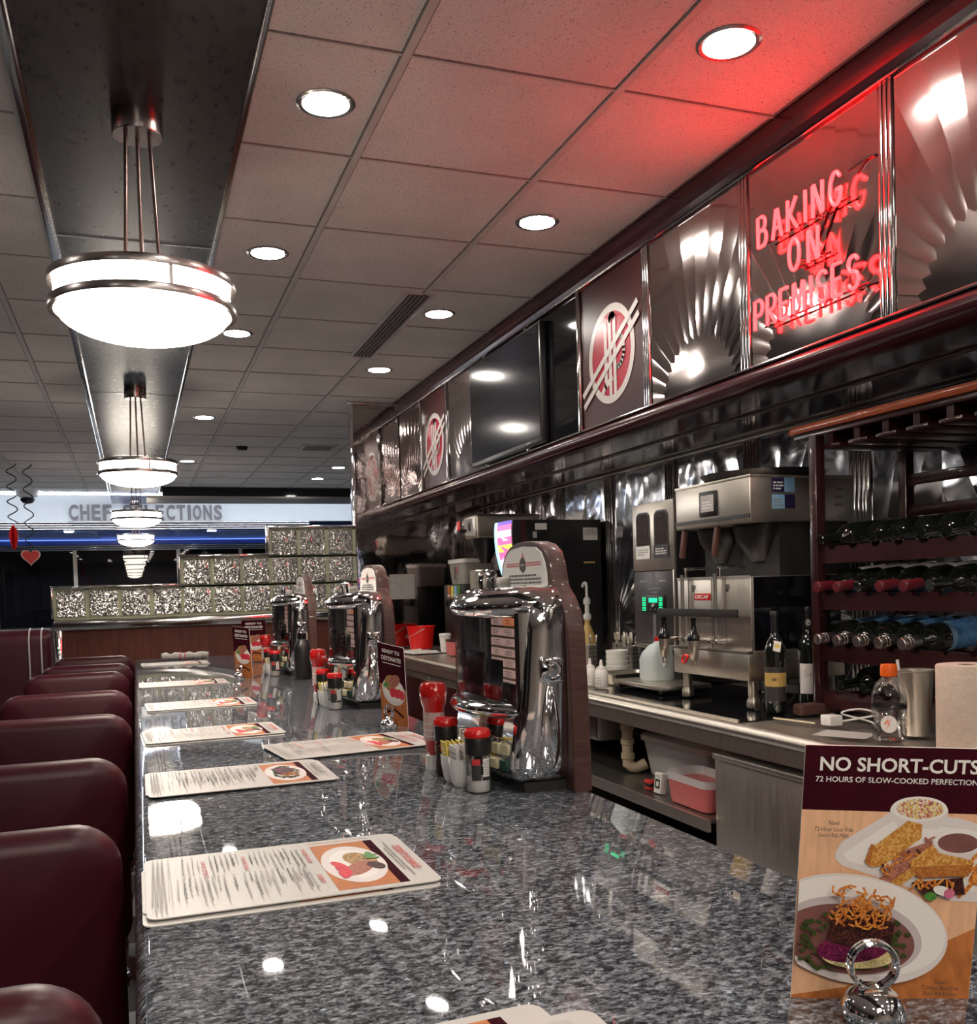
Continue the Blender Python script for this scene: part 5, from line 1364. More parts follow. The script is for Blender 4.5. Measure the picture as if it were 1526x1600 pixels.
t = thing('soda_dispenser', 'tall black drink dispenser with bright multicoloured lit front edge', 'drink dispenser', (1.95, 5.02, BT))
fr = [(0.10, 0.40), (0.055, 0.44), (0.030, 0.50), (0.008, 0.58), (-0.004, 0.66), (-0.006, 0.74), (0.0, 0.79)]
MB().prism([(0.53, 0.79), (0.53, 0.0), (0.20, 0.0), (0.20, 0.40)]+fr, -0.15, 0.13, 'black', 'xz').build('casing', t)
g = MB()
bands = ['lit_violet', 'lit_violet', 'lit_pink', 'lit_white', 'lit_pink', 'lit_yellow', 'lit_pink', 'lit_white', 'lit_pink', 'lit_violet']
pf = smooth_pts([(x, 0, z) for x, z in fr[1:]], 4); nb = len(pf)-1
for i in range(nb):
    p, q = pf[i], pf[i+1]; mt = bands[min(len(bands)-1, int(i*len(bands)/nb))]
    for y0, y1, mm in ((-0.140, 0.075, mt), (0.075, 0.120, 'lit_cyan')):
        g.add([(p.x-0.002, y0, p.z), (p.x-0.002, y1, p.z), (q.x-0.002, y1, q.z), (q.x-0.002, y0, q.z)], [(0, 1, 2, 3)], mm)
for k_ in range(7):
    i = 1+3*k_; 
    if i+2 <= nb: g.add([(pf[i].x-0.0026, -0.13+0.03*(k_ % 3), pf[i].z), (pf[i].x-0.0026, -0.02, pf[i].z), (pf[i+2].x-0.0026, 0.05, pf[i+2].z)], [(0, 1, 2)], 'lit_pink' if k_ % 2 else 'lit_white')
g.build('lit_front', t)
g = MB(); a = Art(g, face_y(0, -0.1505, 0))
a.rect(0.13, 0.735, 0.20, 0.770, 'label_white'); a.rect(0.115, 0.690, 0.14, 0.725, 'label_grey'); a.rect(0.42, 0.675, 0.51, 0.745, 'label_white'); a.rect(0.43, 0.705, 0.50, 0.709, 'ink_grey'); scribble(a, 0.43, 0.50, 0.715, 0.74, 2, 'ink_grey'); a.rect(0.42, 0.545, 0.49, 0.555, 'label_gold'); a.rect(0.045, 0.55, 0.075, 0.79, 'maroon_panel')
g.build('sticker', t)
MB().box(0.02, 0.20, -0.14, 0.12, 0.0, 0.05, 'steel_dark', 0.004).build('drip_tray', t)

t = thing('tea_brewer', 'steel-headed tea brewer with red tag and dark column behind the drink dispenser', 'tea brewer', (2.00, 5.74, BT))
MB().box(0.0, 0.45, -0.12, 0.10, 0.735, 0.885, 'steel', 0.02, 4).build('head', t)
MB().box(0.18, 0.40, -0.10, 0.08, 0.02, 0.74, 'black', 0.01).build('column', t)
MB().lathe([(0.03, 0.58), (0.085, 0.70), (0.09, 0.735)], 'black', Matrix.Translation((0.10, -0.01, 0)), 28).build('funnel', t)
MB().box(0.0, 0.40, -0.12, 0.10, 0.0, 0.025, 'black_matte').build('base', t)
g = MB(); g.box(-0.05, -0.045, 0.04, 0.095, 0.79, 0.85, 'red_bright', 0.002); g.cyl((0.0, 0.06, 0.79), (-0.05, 0.06, 0.79), 0.012, 'black'); g.build('red_tag', t)
g = MB(); a = Art(g, face_x(-0.001, 0.0, 0.81)); a.rect(-0.06, -0.05, 0.06, 0.05, 'label_grey'); a.ell(0.01, 0.0, 0.03, 0.03, 'ink'); g.build('dial_plate', t)
t = thing('tea_urn', 'cylindrical tea urn with steel top and iced tea picture under the brewer funnel', 'tea urn', (2.090, 5.75, BT+0.026))
MB().lathe([(0.0, 0.0), (0.082, 0.0), (0.085, 0.01), (0.085, 0.37), (0.080, 0.375)], 'black', seg=32).build('barrel', t)
MB().lathe([(0.080, 0.375), (0.086, 0.377), (0.086, 0.505), (0.080, 0.512), (0.0, 0.515)], 'steel_v', seg=32).build('steel_top', t)
g = MB()
for i in range(6):
    a0, a1 = math.radians(150+12*i), math.radians(162+12*i)
    for z0, z1, mt in ((0.27, 0.365, 'label_blue_light' if i < 1 else 'card_orange'), ):
        g.add([(0.086*math.cos(a0), 0.086*math.sin(a0), z0), (0.086*math.cos(a1), 0.086*math.sin(a1), z0), (0.086*math.cos(a1), 0.086*math.sin(a1), z1), (0.086*math.cos(a0), 0.086*math.sin(a0), z1)], [(0, 1, 2, 3)], mt if i != 3 else 'f_sauce')
g.build('picture_label', t, fix=False)
MB().cyl((-0.08, 0, 0.04), (-0.125, 0, 0.035), 0.012, 'black').build('tap', t)
t = thing('juice_dispenser', 'low black juice dispenser with four coloured flavour tabs', 'juice dispenser', (2.08, 6.36, BT))
MB().box(0.0, 0.40, -0.22, 0.20, 0.0, 0.455, 'black', 0.01).build('casing', t)
for i, mt in enumerate(('card_orange', 'yellow', 'label_blue_light', 'f_green')):
    g = MB().box(-0.006, 0.0, 0.045-0.072*i, 0.095-0.072*i, 0.36, 0.445, mt, 0.002); g.box(-0.008, -0.005, 0.05-0.072*i, 0.09-0.072*i, 0.37, 0.385, 'label_white'); g.build('flavour_tab', t)
    MB().box(-0.03, 0.0, 0.055-0.072*i, 0.085-0.072*i, 0.30, 0.35, 'black_gloss', 0.004).build('nozzle', t)
t = thing('storage_tub', 'white plastic tub with dark print on top of the juice dispenser', 'tub', (2.22, 6.34, BT+0.456))
g = MB().loft([[(x*sx, y*sx, z) for x, y in card_outline(0.24, 0.34, 0.03)] for z, sx in ((0.0, 0.86), (0.01, 0.88), (0.15, 0.98))], 'beige'); g.build('tub', t)
MB().loft([[(x*sx, y*sx, z) for x, y in card_outline(0.25, 0.35, 0.03)] for z, sx in ((0.145, 1.0), (0.165, 1.0), (0.172, 0.97))], 'label_white').build('lid', t)
g = MB(); a = Art(g, face_x(-0.119, 0, 0.08)); a.rect(-0.03, -0.05, -0.01, 0.04, 'ink'); a.rect(0.02, -0.01, 0.04, 0.04, 'ink_red'); g.build('print', t)

# ---------------------------------------------------------------- far end of the back counter
t = thing('cleaning_bucket', 'bright red plastic bucket at the far end of the back counter', 'bucket', (1.93, 6.66, BT))
MB().lathe([(0.0, 0.0), (0.078, 0.0), (0.080, 0.004), (0.100, 0.155), (0.105, 0.156), (0.105, 0.164), (0.097, 0.164), (0.077, 0.008), (0.0, 0.006)], 'red_bright', seg=40).build('pail', t)
MB().tube(smooth_pts([(0.0, -0.103, 0.150), (-0.08, -0.07, 0.105), (-0.108, 0.0, 0.085), (-0.08, 0.07, 0.105), (0, 0.103, 0.150)], 5), 0.0022, 'steel', 8).build('handle', t)
t = thing('paper_cup', 'white paper cup with lid beside the red bucket', 'cup', (1.955, 6.17, BT))
MB().lathe([(0.0, 0.0), (0.029, 0.0), (0.040, 0.112)], 'label_white', seg=28).build('cup', t)
MB().lathe([(0.040, 0.110), (0.043, 0.112), (0.043, 0.118), (0.036, 0.128), (0.0, 0.128)], 'white', seg=28).build('lid', t)
g = MB()
n = 12; v = []; f = []
for i in range(n+1):
    for j in range(5): v.append((-0.10+0.05*j, -0.19+0.38*i/n, 0.006+0.006*math.sin(i*1.3+j)+0.004*math.sin(i*.7-j*2)))
for i in range(n):
    for j in range(4): f.append((5*i+j, 5*i+j+1, 5*i+j+6, 5*i+j+5))
o_ = len(v); v += [(x, y, 0.0) for x, y, z in v]; f += [tuple(q+o_ for q in ff)[::-1] for ff in f]
for i in range(n): f += [(5*i, 5*i+5, 5*i+5+o_, 5*i+o_), (5*i+4, 5*i+4+o_, 5*i+9+o_, 5*i+9)]
f += [(j, j+o_, j+1+o_, j+1) for j in range(4)]+[(5*n+j, 5*n+j+1, 5*n+j+1+o_, 5*n+j+o_) for j in range(4)]
g.add(v, f, 'label_white'); tag(g.build('folded_cloth', None, (1.80, 6.32, BT), (0, 0, 0.1)), 'white folded cloth lying in front of the red bucket and paper cup', 'cloth')
t = thing('card_box', 'small dull pink box on the far back counter beside the paper cup', 'box', (1.93, 5.86, BT))
MB().box(-0.05, 0.05, -0.06, 0.06, 0, 0.095, 'frost_red', 0.003).build('box', t); MB().box(-0.052, 0.052, -0.062, 0.062, 0.085, 0.10, 'maroon_panel', 0.003).build('lid', t)
g = MB().box(-0.095, 0.095, -0.002, 0.002, -0.092, 0.092, 'beige'); a = Art(g, frame((0, -0.002, 0), (1, 0, 0), (0, -1, 0))); scribble(a, -0.08, -0.01, -0.07, 0.075, 9, 'label_grey'); scribble(a, 0.01, 0.08, -0.07, 0.03, 6, 'label_grey')
tag(g.build('wall_notice', None, (1.865, 6.897, 1.262)), 'pale paper notice taped to the polished cross wall above the red bucket', 'notice')

# ---------------------------------------------------------------- crockery and jars behind the nearest jukebox
def utensil_holder():
    t = thing('utensil_holder', '', 'utensil holder', (0, 0, 0), group='perforated steel utensil holders')
    g = MB().lathe([(0.0, 0.0), (0.047, 0.0), (0.048, 0.003), (0.050, 0.118), (0.053, 0.120), (0.050, 0.122), (0.047, 0.118), (0.045, 0.006), (0.0, 0.005)], 'steel_dark', seg=36)
    for r in range(5):
        for k in range(14):
            a = 2*PI*k/14; M = Matrix.Rotation(a, 4, 'Z') @ Matrix.Translation((0.0482+0.0004*r, 0, 0.022+0.021*r)) @ Matrix.Rotation(PI/2, 4, 'Y')
            g.lathe([(0.0045, -0.0005), (0.0045, 0.0008)], 'black_matte', M, 10)
    g.build('cylinder', t); return t
def spoon():
    t = thing('spoon', '', 'spoon', (0, 0, 0))
    MB().tube([(0, 0, 0), (0.0, 0, 0.10), (0.004, 0, 0.125)], [0.003, 0.0022, 0.0022], 'steel', 8).build('handle', t)
    MB().lathe([(0.0, -0.022), (0.7, -0.016), (1.0, 0.0), (0.75, 0.016), (0.0, 0.022)], 'steel', Matrix.Translation((0.006, 0, 0.146)) @ Matrix.Diagonal((0.003, 0.012, 1, 1)), 16).build('bowl', t)
    return t
UH, SP = utensil_holder(), spoon()
HN = ['left utensil holder half hidden behind the jukebox board', 'middle utensil holder behind the stacked bowls', 'right utensil holder beside the milk jug']
fs = True
for i, (x, y) in enumerate(((2.13, 4.36), (2.36, 4.42), (2.25, 4.13))):
    if i == 0: UH.location = (x, y, BT); UH['label'] = 'perforated steel cylinder, '+HN[0]
    else: dup(UH, (x, y, BT), label='perforated steel cylinder, '+HN[i])
    for k in range(7):
        a = 2*PI*k/7+i; rr = 0.024
        loc = (x+rr*math.cos(a), y+rr*math.sin(a), BT+0.008); rot = (-0.14*math.sin(a)+0.05*rnd.uniform(-1, 1), 0.14*math.cos(a), rnd.uniform(0, 6))
        rot = (-0.13*math.sin(a), 0.13*math.cos(a), 0)
        lab = 'steel spoon standing in the '+HN[i].replace('utensil holder', 'perforated holder')
        if fs: SP.location = loc; SP.rotation_euler = rot; SP['label'] = lab; SP['group'] = 'spoons in the '+HN[0]; fs = False
        else: dup(SP, loc, rot, lab, 'spoons in the '+HN[i])
def bowl():
    t = MB().lathe([(0.0, 0.0), (0.030, 0.0), (0.032, 0.004), (0.050, 0.030), (0.053, 0.050), (0.051, 0.051), (0.047, 0.031), (0.030, 0.008), (0.0, 0.006)], 'white', seg=40).build('soup_bowl')
    return t
b0 = bowl()
for i, lab in enumerate(('bottom white bowl of the stack behind the squeeze bottles', 'second white bowl up in the stack', 'third white bowl up in the stack', 'topmost white bowl of the stack before the utensil holders')):
    o = b0 if i == 0 else b0.copy()
    if i: COL.objects.link(o)
    o.location = (2.07, 3.93, BT+0.0005+0.023*i); tag(o, lab, 'bowl', 'stacked white bowls')
g = MB().loft([[(x*s_, y*s_, z) for x, y in card_outline(0.13, 0.16, 0.03)] for z, s_ in ((0.0, 0.85), (0.03, 1.0), (0.033, 1.0), (0.031, 0.96), (0.008, 0.82))], 'white')
tag(g.build('side_dish', None, (1.92, 3.92, BT)), 'shallow white dish between the squeeze bottles and bowl stack', 'dish')
def squeeze():
    t = thing('squeeze_bottle', '', 'squeeze bottle', (0, 0, 0), group='white squeeze bottles')
    MB().lathe([(0.0, 0.0), (0.027, 0.0), (0.0285, 0.003), (0.0285, 0.052), (0.024, 0.070), (0.020, 0.074)], 'white', seg=28).build('body', t)
    MB().lathe([(0.021, 0.073), (0.021, 0.080), (0.008, 0.086), (0.005, 0.112), (0.0, 0.113)], 'white', seg=24).build('spout', t)
    g = MB()
    for q in range(3):
        for i in range(7):
            a0, a1 = math.radians(165+11*i), math.radians(176+11*i)
            g.add([(0.0288*math.cos(a), 0.0288*math.sin(a), z) for a, z in ((a0, 0.014+0.011*q), (a1, 0.014+0.011*q), (a1, 0.018+0.011*q), (a0, 0.018+0.011*q))], [(0, 1, 2, 3)], 'label_grey')
    g.build('print', t, fix=False); return t
sq = squeeze(); sq.location = (1.80, 3.56, BT); sq['label'] = 'front white squeeze bottle with printed bands, right of two'
dup(sq, (1.80, 3.665, BT), label='rear white squeeze bottle, nearly hidden by the jukebox board')
t = thing('steel_pan', 'shallow steel pan between the bowl stack and the milk tray', 'pan', (1.93, 3.70, BT))
MB().loft([[(x*s_, y*s_, z) for x, y in card_outline(0.22, 0.17, 0.02)] for z, s_ in ((0.0, 0.9), (0.040, 1.0), (0.043, 1.04), (0.045, 1.04), (0.042, 0.98), (0.006, 0.88))], 'steel').build('pan', t, (0.05, -0.02, 0))
t = thing('steel_tray', 'flat steel tray carrying the milk jug beside the brewer leg', 'tray', (1.94, 3.36, BT))
MB().box(-0.09, 0.13, -0.20, 0.20, 0.012, 0.030, 'steel', 0.004).build('tray', t)
for y in (-0.17, 0.17): MB().box(-0.08, 0.12, y-0.012, y+0.012, 0, 0.014, 'black').build('foot', t)
t = thing('milk_jug', 'cloudy plastic milk jug with red cap standing on the steel tray', 'jug', (1.98, 3.42, BT+0.030))
sec = lambda w, d, z, cy=0.0: [(x, y+cy, z) for x, y in card_outline(d, w, min(w, d)*0.22)]
MB().loft([sec(0.120, 0.10, 0.0), sec(0.126, 0.106, 0.006), sec(0.126, 0.106, 0.085), sec(0.110, 0.100, 0.110, -0.008), sec(0.070, 0.075, 0.140, -0.026), sec(0.042, 0.042, 0.152, -0.032), sec(0.038, 0.038, 0.160, -0.032)], 'milk').build('jug', t, angle=60)
MB().lathe([(0.022, 0.158), (0.022, 0.174), (0.020, 0.176), (0.0, 0.176)], 'red', Matrix.Translation((0, -0.032, 0)), 24).build('cap', t)
MB().tube(smooth_pts([(0, -0.045, 0.145), (0, -0.072, 0.130), (0, -0.078, 0.09), (0, -0.060, 0.060)], 5), 0.009, 'milk', 10).build('handle', t)
t = thing('pump_bottle', 'amber syrup bottle with tall white pump behind the nearest jukebox', 'bottle', (2.30, 4.70, BT))
MB().lathe([(0.0, 0), (0.038, 0), (0.040, 0.005), (0.040, 0.15), (0.020, 0.20), (0.015, 0.21), (0.015, 0.235)], 'label_gold', seg=28).build('bottle', t)
g = MB().lathe([(0.014, 0.23), (0.022, 0.24), (0.022, 0.262), (0.012, 0.272), (0.012, 0.315), (0.020, 0.322), (0.020, 0.345), (0.008, 0.36), (0.007, 0.425)], 'white', seg=20)
g.tube(smooth_pts([(0, 0.0, 0.42), (0, 0.012, 0.434), (0, 0.035, 0.432), (0, 0.050, 0.415)], 5), 0.008, 'white', 10); g.build('pump', t)

# ---------------------------------------------------------------- wine rack and bottles
t = thing('wine_rack', 'dark mahogany wine rack with red-brown stemware shelf on top', 'wine rack', (2.18, 2.02, BT))
off = (-2.18, -2.02, -BT)
for x in (1.995, 2.345):
    for y in (2.445, 1.60): MB().box(x-0.017, x+0.017, y-0.017, y+0.017, BT, 1.672, 'rack_wood', 0.003).build('post', t, off)
g = MB(); out = [(1.985+0.0*0, 2.60)]
tp = [(2.44, 2.60), (2.02, 2.60), (1.995, 2.58), (1.985, 2.55), (1.985, 1.45), (2.44, 1.45)]
g.prism(tp, 1.690, 1.712, 'rack_edge', 'xy', bev=0.006); g.build('top_shelf', t, off)
g = MB().box(2.0, 2.42, 1.47, 2.56, 1.672, 1.690, 'rack_wood', 0.002); g.build('shelf_support', t, off)
for k in range(7):
    y = 2.40-0.115*k
    g = MB().box(2.01, 2.42, y-0.012, y+0.012, 1.640, 1.673, 'rack_wood'); g.box(2.01, 2.42, y-0.040, y+0.040, 1.628, 1.641, 'rack_wood', 0.003); g.build('stemware_rail', t, off)
ROWS = (1.322, 1.180, 1.022, 0.880)
def scallop(x, z, ys, r):
    top = []
    y = 2.43
    pts = [(2.43, z)]
    for c in sorted(ys, reverse=True):
        pts += [(c+r, z)]+[(c+r*math.cos(PI*i/8), z-r*0.75*math.sin(PI*i/8)) for i in range(1, 8)]+[(c-r, z)]
    pts += [(1.615, z), (1.615, z-0.052), (2.43, z-0.052)]
    return MB().prism(pts, x-0.008, x+0.008, 'rack_wood', 'yz')
RY = {0: [2.375, 2.285, 2.195, 2.105, 2.015, 1.925, 1.835, 1.745], 1: [2.394, 2.308, 2.222, 2.135, 2.045, 1.955, 1.865, 1.775], 2: [2.396, 2.312, 2.228, 2.142, 2.054, 1.955, 1.865, 1.775], 3: [2.36, 2.26, 2.16, 2.06, 1.96, 1.86, 1.76]}
for r, z in enumerate(ROWS):
    for x, rr, dz in ((1.998, 0.016, 0.0), (2.20, 0.040, 0.016)):
        scallop(x, z+dz+0.006, RY[r], rr).build('scalloped_rail', t, off)
    MB().box(1.99, 2.35, 2.447, 2.459, z-0.046, z-0.010, 'rack_wood').build('side_rail', t, off)
for z in (1.42, 1.52):
    MB().box(2.338, 2.352, 1.61, 2.43, z, z+0.035, 'rack_wood', 0.003).build('back_rail', t, off)
MB().box(1.905, 2.36, 2.42, 2.47, BT, BT+0.035, 'board_wood', 0.008).build('foot', t, off)
MB().box(1.975, 2.36, 1.58, 1.62, BT, BT+0.035, 'board_wood', 0.008).build('foot', t, off)
BP = [(0.0, 0.002), (0.033, 0.0), (0.0395, 0.004), (0.0405, 0.012), (0.0405, 0.178), (0.038, 0.193), (0.028, 0.210), (0.0170, 0.223), (0.0145, 0.235), (0.0142, 0.280), (0.0160, 0.282), (0.0160, 0.292), (0.0142, 0.294), (0.0, 0.294)]
def wine(name, caps, label, band=None, upright=False):
    t = thing(name, '', 'wine bottle', (0, 0, 0))
    M = Matrix.Identity(4) if upright else Matrix.Translation((0.294, 0, 0)) @ Matrix.Rotation(-PI/2, 4, 'Y')
    MB().lathe(BP, 'bottle_glass', M, 32).build('glass', t)
    if caps:
        g = MB().lathe([(0.0150, 0.226), (0.0152, 0.279), (0.0168, 0.281), (0.0168, 0.292), (0.0150, 0.295), (0.0, 0.2955)], caps, M, 24)
        if caps == 'silver_cap':
            for z in (0.272, 0.262): g.lathe([(0.0155, z), (0.0164, z+0.001), (0.0155, z+0.002)], caps, M, 24, caps=False)
        g.build('capsule', t)
    if label:
        g = MB().lathe([(0.0409, 0.035), (0.0409, 0.135)], label, M, 32, caps=False)
        if band: g.lathe([(0.0410, 0.135), (0.0410, 0.152)], band, M, 32, caps=False)
        g.build('label', t, fix=False)
    return t
WB = {'plain': wine('wine_bottle', None, None), 'white': wine('wine_bottle', 'red_foil', 'label_grey'), 'whiteplain': wine('wine_bottle', None, 'label_grey'), 'blue': wine('wine_bottle', 'silver_cap', 'label_blue', 'label_blue_light')}
used_ = set()
def lay(kind, r, y, label, dx=0.0):
    loc = (1.945+dx, y, ROWS[r]+0.024); rot = (0, -0.10, 0)
    if kind not in used_:
        o = WB[kind]; o.location = loc; o.rotation_euler = rot; o['label'] = label; used_.add(kind)
    else: o = dup(WB[kind], loc, rot, label)
    o['group'] = 'wine bottles lying in the rack'
NTH = ['first', 'second', 'third', 'fourth', 'fifth', 'sixth', 'seventh', 'eighth']
for k in range(6): lay('plain', 0, RY[0][k], 'dark unlabelled wine bottle, %s from the left in the top rack row' % NTH[k], 0.0 if k == 0 else 0.035)
for k, kind in enumerate(('white', 'white', 'whiteplain', 'white', 'white', 'whiteplain')):
    lay(kind, 1, RY[1][k], 'dark wine bottle %s, %s from the left in the second rack row' % ('with burgundy capsule' if kind == 'white' else 'without coloured capsule', NTH[k]), 0.0)
for k in range(5): lay('blue', 2, RY[2][k], 'blue-labelled wine bottle with silver capsule, %s from the left in the third row' % NTH[k], 0.0)
for k in range(4): lay('plain', 3, RY[3][k], 'dark wine bottle in shadow, %s from the left in the lowest rack row' % NTH[k], 0.05)

t = wine('wine_bottle', 'black', 'label_dark', None, True); t.location = (1.895, 2.535, BT); t.scale = (0.80, 0.80, 1.09)
t['label'] = 'upright dark wine bottle with charcoal and gold label before the brewer leg'
g = MB().lathe([(0.0412, 0.078), (0.0412, 0.118)], 'label_gold', None, 32, caps=False)
for i in range(3): 
    a0, a1 = math.radians(214+9*i), math.radians(220+9*i)
    g.add([(0.0414*math.cos(a), 0.0414*math.sin(a), z) for a, z in ((a0, 0.095), (a1, 0.095), (a1, 0.102), (a0, 0.102))], [(0, 1, 2, 3)], 'ink')
g.build('gold_band', t, fix=False)
g = MB().box(-0.002, 0.0, -0.014, 0.014, -0.016, 0.016, 'label_white', 0.0008, 1); a = Art(g, face_x(-0.002, 0, 0)); a.rect(-0.009, -0.004, 0.010, 0.006, 'yellow')
g.build('price_sticker', t, (-0.0145, -0.033, 0.194), (0.2, 0.35, 1.05))
t = wine('wine_bottle', 'black', None, None, True); t.location = (2.05, 2.565, BT); t.scale = (0.86, 0.86, 1.12)
t['label'] = 'upright dark wine bottle with white script label beside the rack post'
g = MB()
n = 14
for i in range(n):
    a0, a1 = math.radians(175+110*i/n), math.radians(175+110*(i+1)/n)
    g.add([(0.0410*math.cos(a), 0.0410*math.sin(a), z) for a, z in ((a0, 0.045), (a1, 0.045), (a1, 0.132), (a0, 0.132))], [(0, 1, 2, 3)], 'label_white')
M = Matrix.Rotation(math.radians(226-270), 4, 'Z') @ frame((0, -0.0416, 0.10), (1, 0, 0), (0, -1, 0))
sc_ = smooth_pts([(-0.016, -0.004, 0), (-0.013, 0.012, 0), (-0.006, 0.006, 0), (-0.010, -0.006, 0), (-0.002, 0.001, 0), (0.000, -0.005, 0), (0.005, 0.001, 0), (0.007, -0.005, 0), (0.010, 0.010, 0), (0.011, -0.004, 0), (0.017, 0.002, 0)], 4)
g.tube(sc_, 0.0006, 'ink_grey', 5, M=M)
g.build('label', t, fix=False)
g = MB(); a = Art(g, frame((0.0, 0, 0), (1, 0, 0), (0, -1, 0))); a.ell(0, 0, 0.009, 0.009, 'label_white', seg=20); a.ell(0, 0, 0.0075, 0.0075, 'ink', seg=20); a.line([(-0.003, -0.004), (0.003, 0.004)], 0.002, 'label_white'); a.line([(-0.003, 0.004), (0.001, -0.001)], 0.002, 'label_white')
g.build('neck_badge', t, (-0.0115, -0.0115, 0.250), (0, 0, math.radians(-45)))

# ---------------------------------------------------------------- clutter at the near end of the back counter
t = thing('sports_drink_bottle', 'clear ribbed drink bottle with orange cap before the steel cup', 'bottle', (1.80, 1.945, BT))
g = MB().lathe([(0.0, 0.0), (0.036, 0.0), (0.041, 0.005), (0.0415, 0.030), (0.038, 0.036), (0.038, 0.062), (0.0425, 0.068), (0.0425, 0.088), (0.044, 0.096), (0.0425, 0.120), (0.034, 0.146), (0.022, 0.160), (0.0165, 0.166), (0.0165, 0.176)], 'pet', seg=40)
g.build('bottle', t)
g = MB().lathe([(0.0428, 0.084), (0.0430, 0.094)], 'ink', None, 40, caps=False)
Mb = Matrix.Rotation(math.radians(-52), 4, 'Z') @ frame((0, -0.0432, 0.045), (1, 0, 0), (0, -1, 0))
A = Art(g, Mb); A.ell(0.006, 0.004, 0.020, 0.022, 'label_white'); A.poly([(-0.002, -0.012), (0.010, 0.006), (0.004, 0.004), (0.014, 0.020), (0.000, 0.004), (0.006, 0.005)], 'orange'); A.line([(-0.004, 0.004), (0.004, 0.014)], 0.003, 'orange')
g.build('label', t, fix=False)
g = MB().lathe([(0.0185, 0.166), (0.0205, 0.168), (0.0210, 0.188), (0.0185, 0.197), (0.0, 0.198)], 'orange', seg=30); g.build('cap', t)
t = thing('malt_cup', 'brushed steel malt cup with a white straw behind the drink bottle', 'cup', (1.925, 1.985, BT))
MB().lathe([(0.0, 0.0), (0.032, 0.0), (0.034, 0.004), (0.045, 0.168), (0.048, 0.170), (0.048, 0.174), (0.043, 0.172), (0.030, 0.010), (0.0, 0.008)], 'steel_v', seg=40).build('cup', t)
tag(MB().tube([(1.905, 1.995, BT+0.02), (1.885, 2.005, BT+0.20)], 0.004, 'label_white', 10).build('drinking_straw'), 'white straw poking out of the steel malt cup', 'straw')
t = thing('paper_towel_roll', 'tan paper towel roll standing at the right edge behind the food card', 'paper towel roll', (1.785, 1.685, BT))
MB().lathe([(0.020, 0.0), (0.065, 0.0), (0.066, 0.003), (0.066, 0.211), (0.064, 0.214), (0.020, 0.214), (0.020, 0.0)], 'towel', seg=48, caps=False).build('roll', t)
MB().lathe([(0.0195, 0.002), (0.0195, 0.212), (0.0175, 0.212), (0.0175, 0.002), (0.0195, 0.002)], 'board_wood', seg=28, caps=False).build('core', t)
t = thing('phone_charger', 'small white cube charger on the counter before the wine rack', 'charger', (1.86, 2.235, BT))
g = MB().box(-0.022, 0.022, -0.022, 0.022, 0.0, 0.030, 'white', 0.004); g.build('cube', t)
g = MB(); a = Art(g, face_x(-0.0222, 0.0, 0.015)); a.line([(-0.001, 0.006), (-0.001, -0.006)], 0.0012, 'ink_grey'); g.build('mark', t)
o = MB().tube(smooth_pts([(1.884, 2.225, BT+0.010), (1.92, 2.19, BT+0.02), (1.95, 2.15, BT+0.035), (1.93, 2.20, BT+0.045), (1.90, 2.24, BT+0.03), (1.94, 2.17, BT+0.012), (1.90, 2.10, BT+0.006)], 8), 0.0028, 'white', 8).build('charging_cable')
tag(o, 'loosely coiled white charging cable beside the cube charger', 'cable')
tag(MB().box(-0.075, 0.075, -0.10, 0.10, 0, 0.0015, 'paper').build('paper_sheet', None, (1.80, 2.09, BT+0.0005), (0, 0, 0.5)), 'pale paper sheet lying under the drink bottle and cable', 'paper') if False else None
tag(MB().box(-0.05, 0.05, -0.07, 0.07, 0, 0.0012, 'paper').build('paper_sheet', None, (1.775, 2.080, BT+0.0003), (0, 0, 0.5)), 'pale paper sheet lying between the charger and drink bottle', 'paper')
tag(MB().tube([(1.80, 2.42, BT+0.003), (1.83, 2.27, BT+0.003)], 0.0028, 'cream', 8).build('wooden_stirrer'), 'pale wooden stick lying on the counter left of the charger', 'stick')

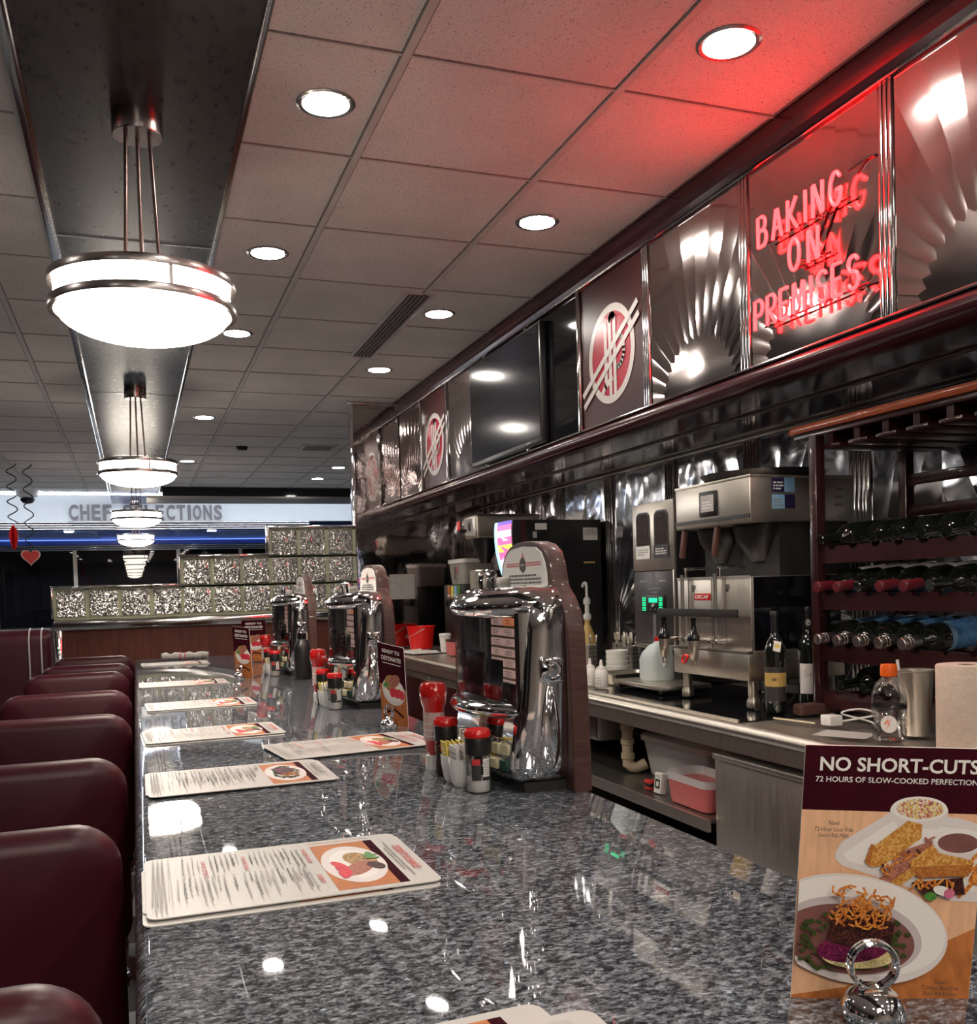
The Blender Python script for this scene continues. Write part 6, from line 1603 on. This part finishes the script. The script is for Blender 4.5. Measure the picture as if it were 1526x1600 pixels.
# ---------------------------------------------------------------- under the back counter
t = thing('storage_bin', 'large clear plastic bin with white lid on the undercounter shelf', 'bin', (1.96, 3.00, 0.511))
MB().loft([[(x*s_, y*s_, z) for x, y in card_outline(0.36, 0.46, 0.05)] for z, s_ in ((0.0, 0.86), (0.008, 0.88), (0.135, 0.98))], 'frost').build('bin', t)
MB().loft([[(x*s_, y*s_, z) for x, y in card_outline(0.37, 0.47, 0.05)] for z, s_ in ((0.132, 1.0), (0.150, 1.0), (0.156, 0.96))], 'white').build('lid', t)
t = thing('red_storage_bin', 'smaller red-filled plastic bin in front of the large lidded bin', 'bin', (1.70, 2.66, 0.511))
MB().loft([[(x*s_, y*s_, z) for x, y in card_outline(0.14, 0.26, 0.03)] for z, s_ in ((0.0, 0.86), (0.006, 0.88), (0.075, 0.95))], 'frost_red').build('bin', t)
g = MB().loft([[(x*s_, y*s_, z) for x, y in card_outline(0.145, 0.265, 0.03)] for z, s_ in ((0.075, 0.94), (0.098, 0.98), (0.102, 1.0))], 'frost', cap0=False, cap1=False); g.build('rim', t)
t = thing('packet_box', 'little white and green packet box leaning before the large bin', 'packet', (1.665, 2.875, 0.511))
g = MB().box(-0.012, 0.012, -0.022, 0.022, 0.0, 0.070, 'label_white', 0.002, M=Matrix.Rotation(0.12, 4, 'Y')); a = Art(g, Matrix.Rotation(0.12, 4, 'Y') @ face_x(-0.012, 0, 0.036)); a.rect(-0.016, -0.02, 0.016, 0.012, 'dkgreen'); a.rect(-0.008, -0.012, 0.008, 0.004, 'label_white'); scribble(a, -0.016, 0.016, 0.018, 0.03, 2, 'ink_grey')
g.build('box', t)
t = thing('dark_packet', 'small red and black packet beside the white packet box', 'packet', (1.665, 2.945, 0.511))
MB().box(-0.012, 0.012, -0.020, 0.020, 0, 0.035, 'ink_red', 0.004).build('packet', t); MB().box(-0.0135, 0.0135, -0.0215, 0.0215, 0.012, 0.024, 'black', 0.002).build('band', t)
t = thing('drain_pipe', 'cream plastic drain pipe with elbow under the sink', 'pipe', (1.75, 3.255, 0.53))
g = MB().tube(smooth_pts([(0, 0, 0.232), (0, 0, 0.03), (0.004, -0.004, 0.008), (0.03, -0.012, 0.0), (0.065, -0.02, 0.012)], 5), 0.021, 'pvc', 18); g.build('pipe', t)
for z in (0.10, 0.155, 0.045):
    MB().lathe([(0.021, z-0.012), (0.026, z-0.010), (0.026, z+0.010), (0.021, z+0.012)], 'pvc', seg=20).build('collar', t)
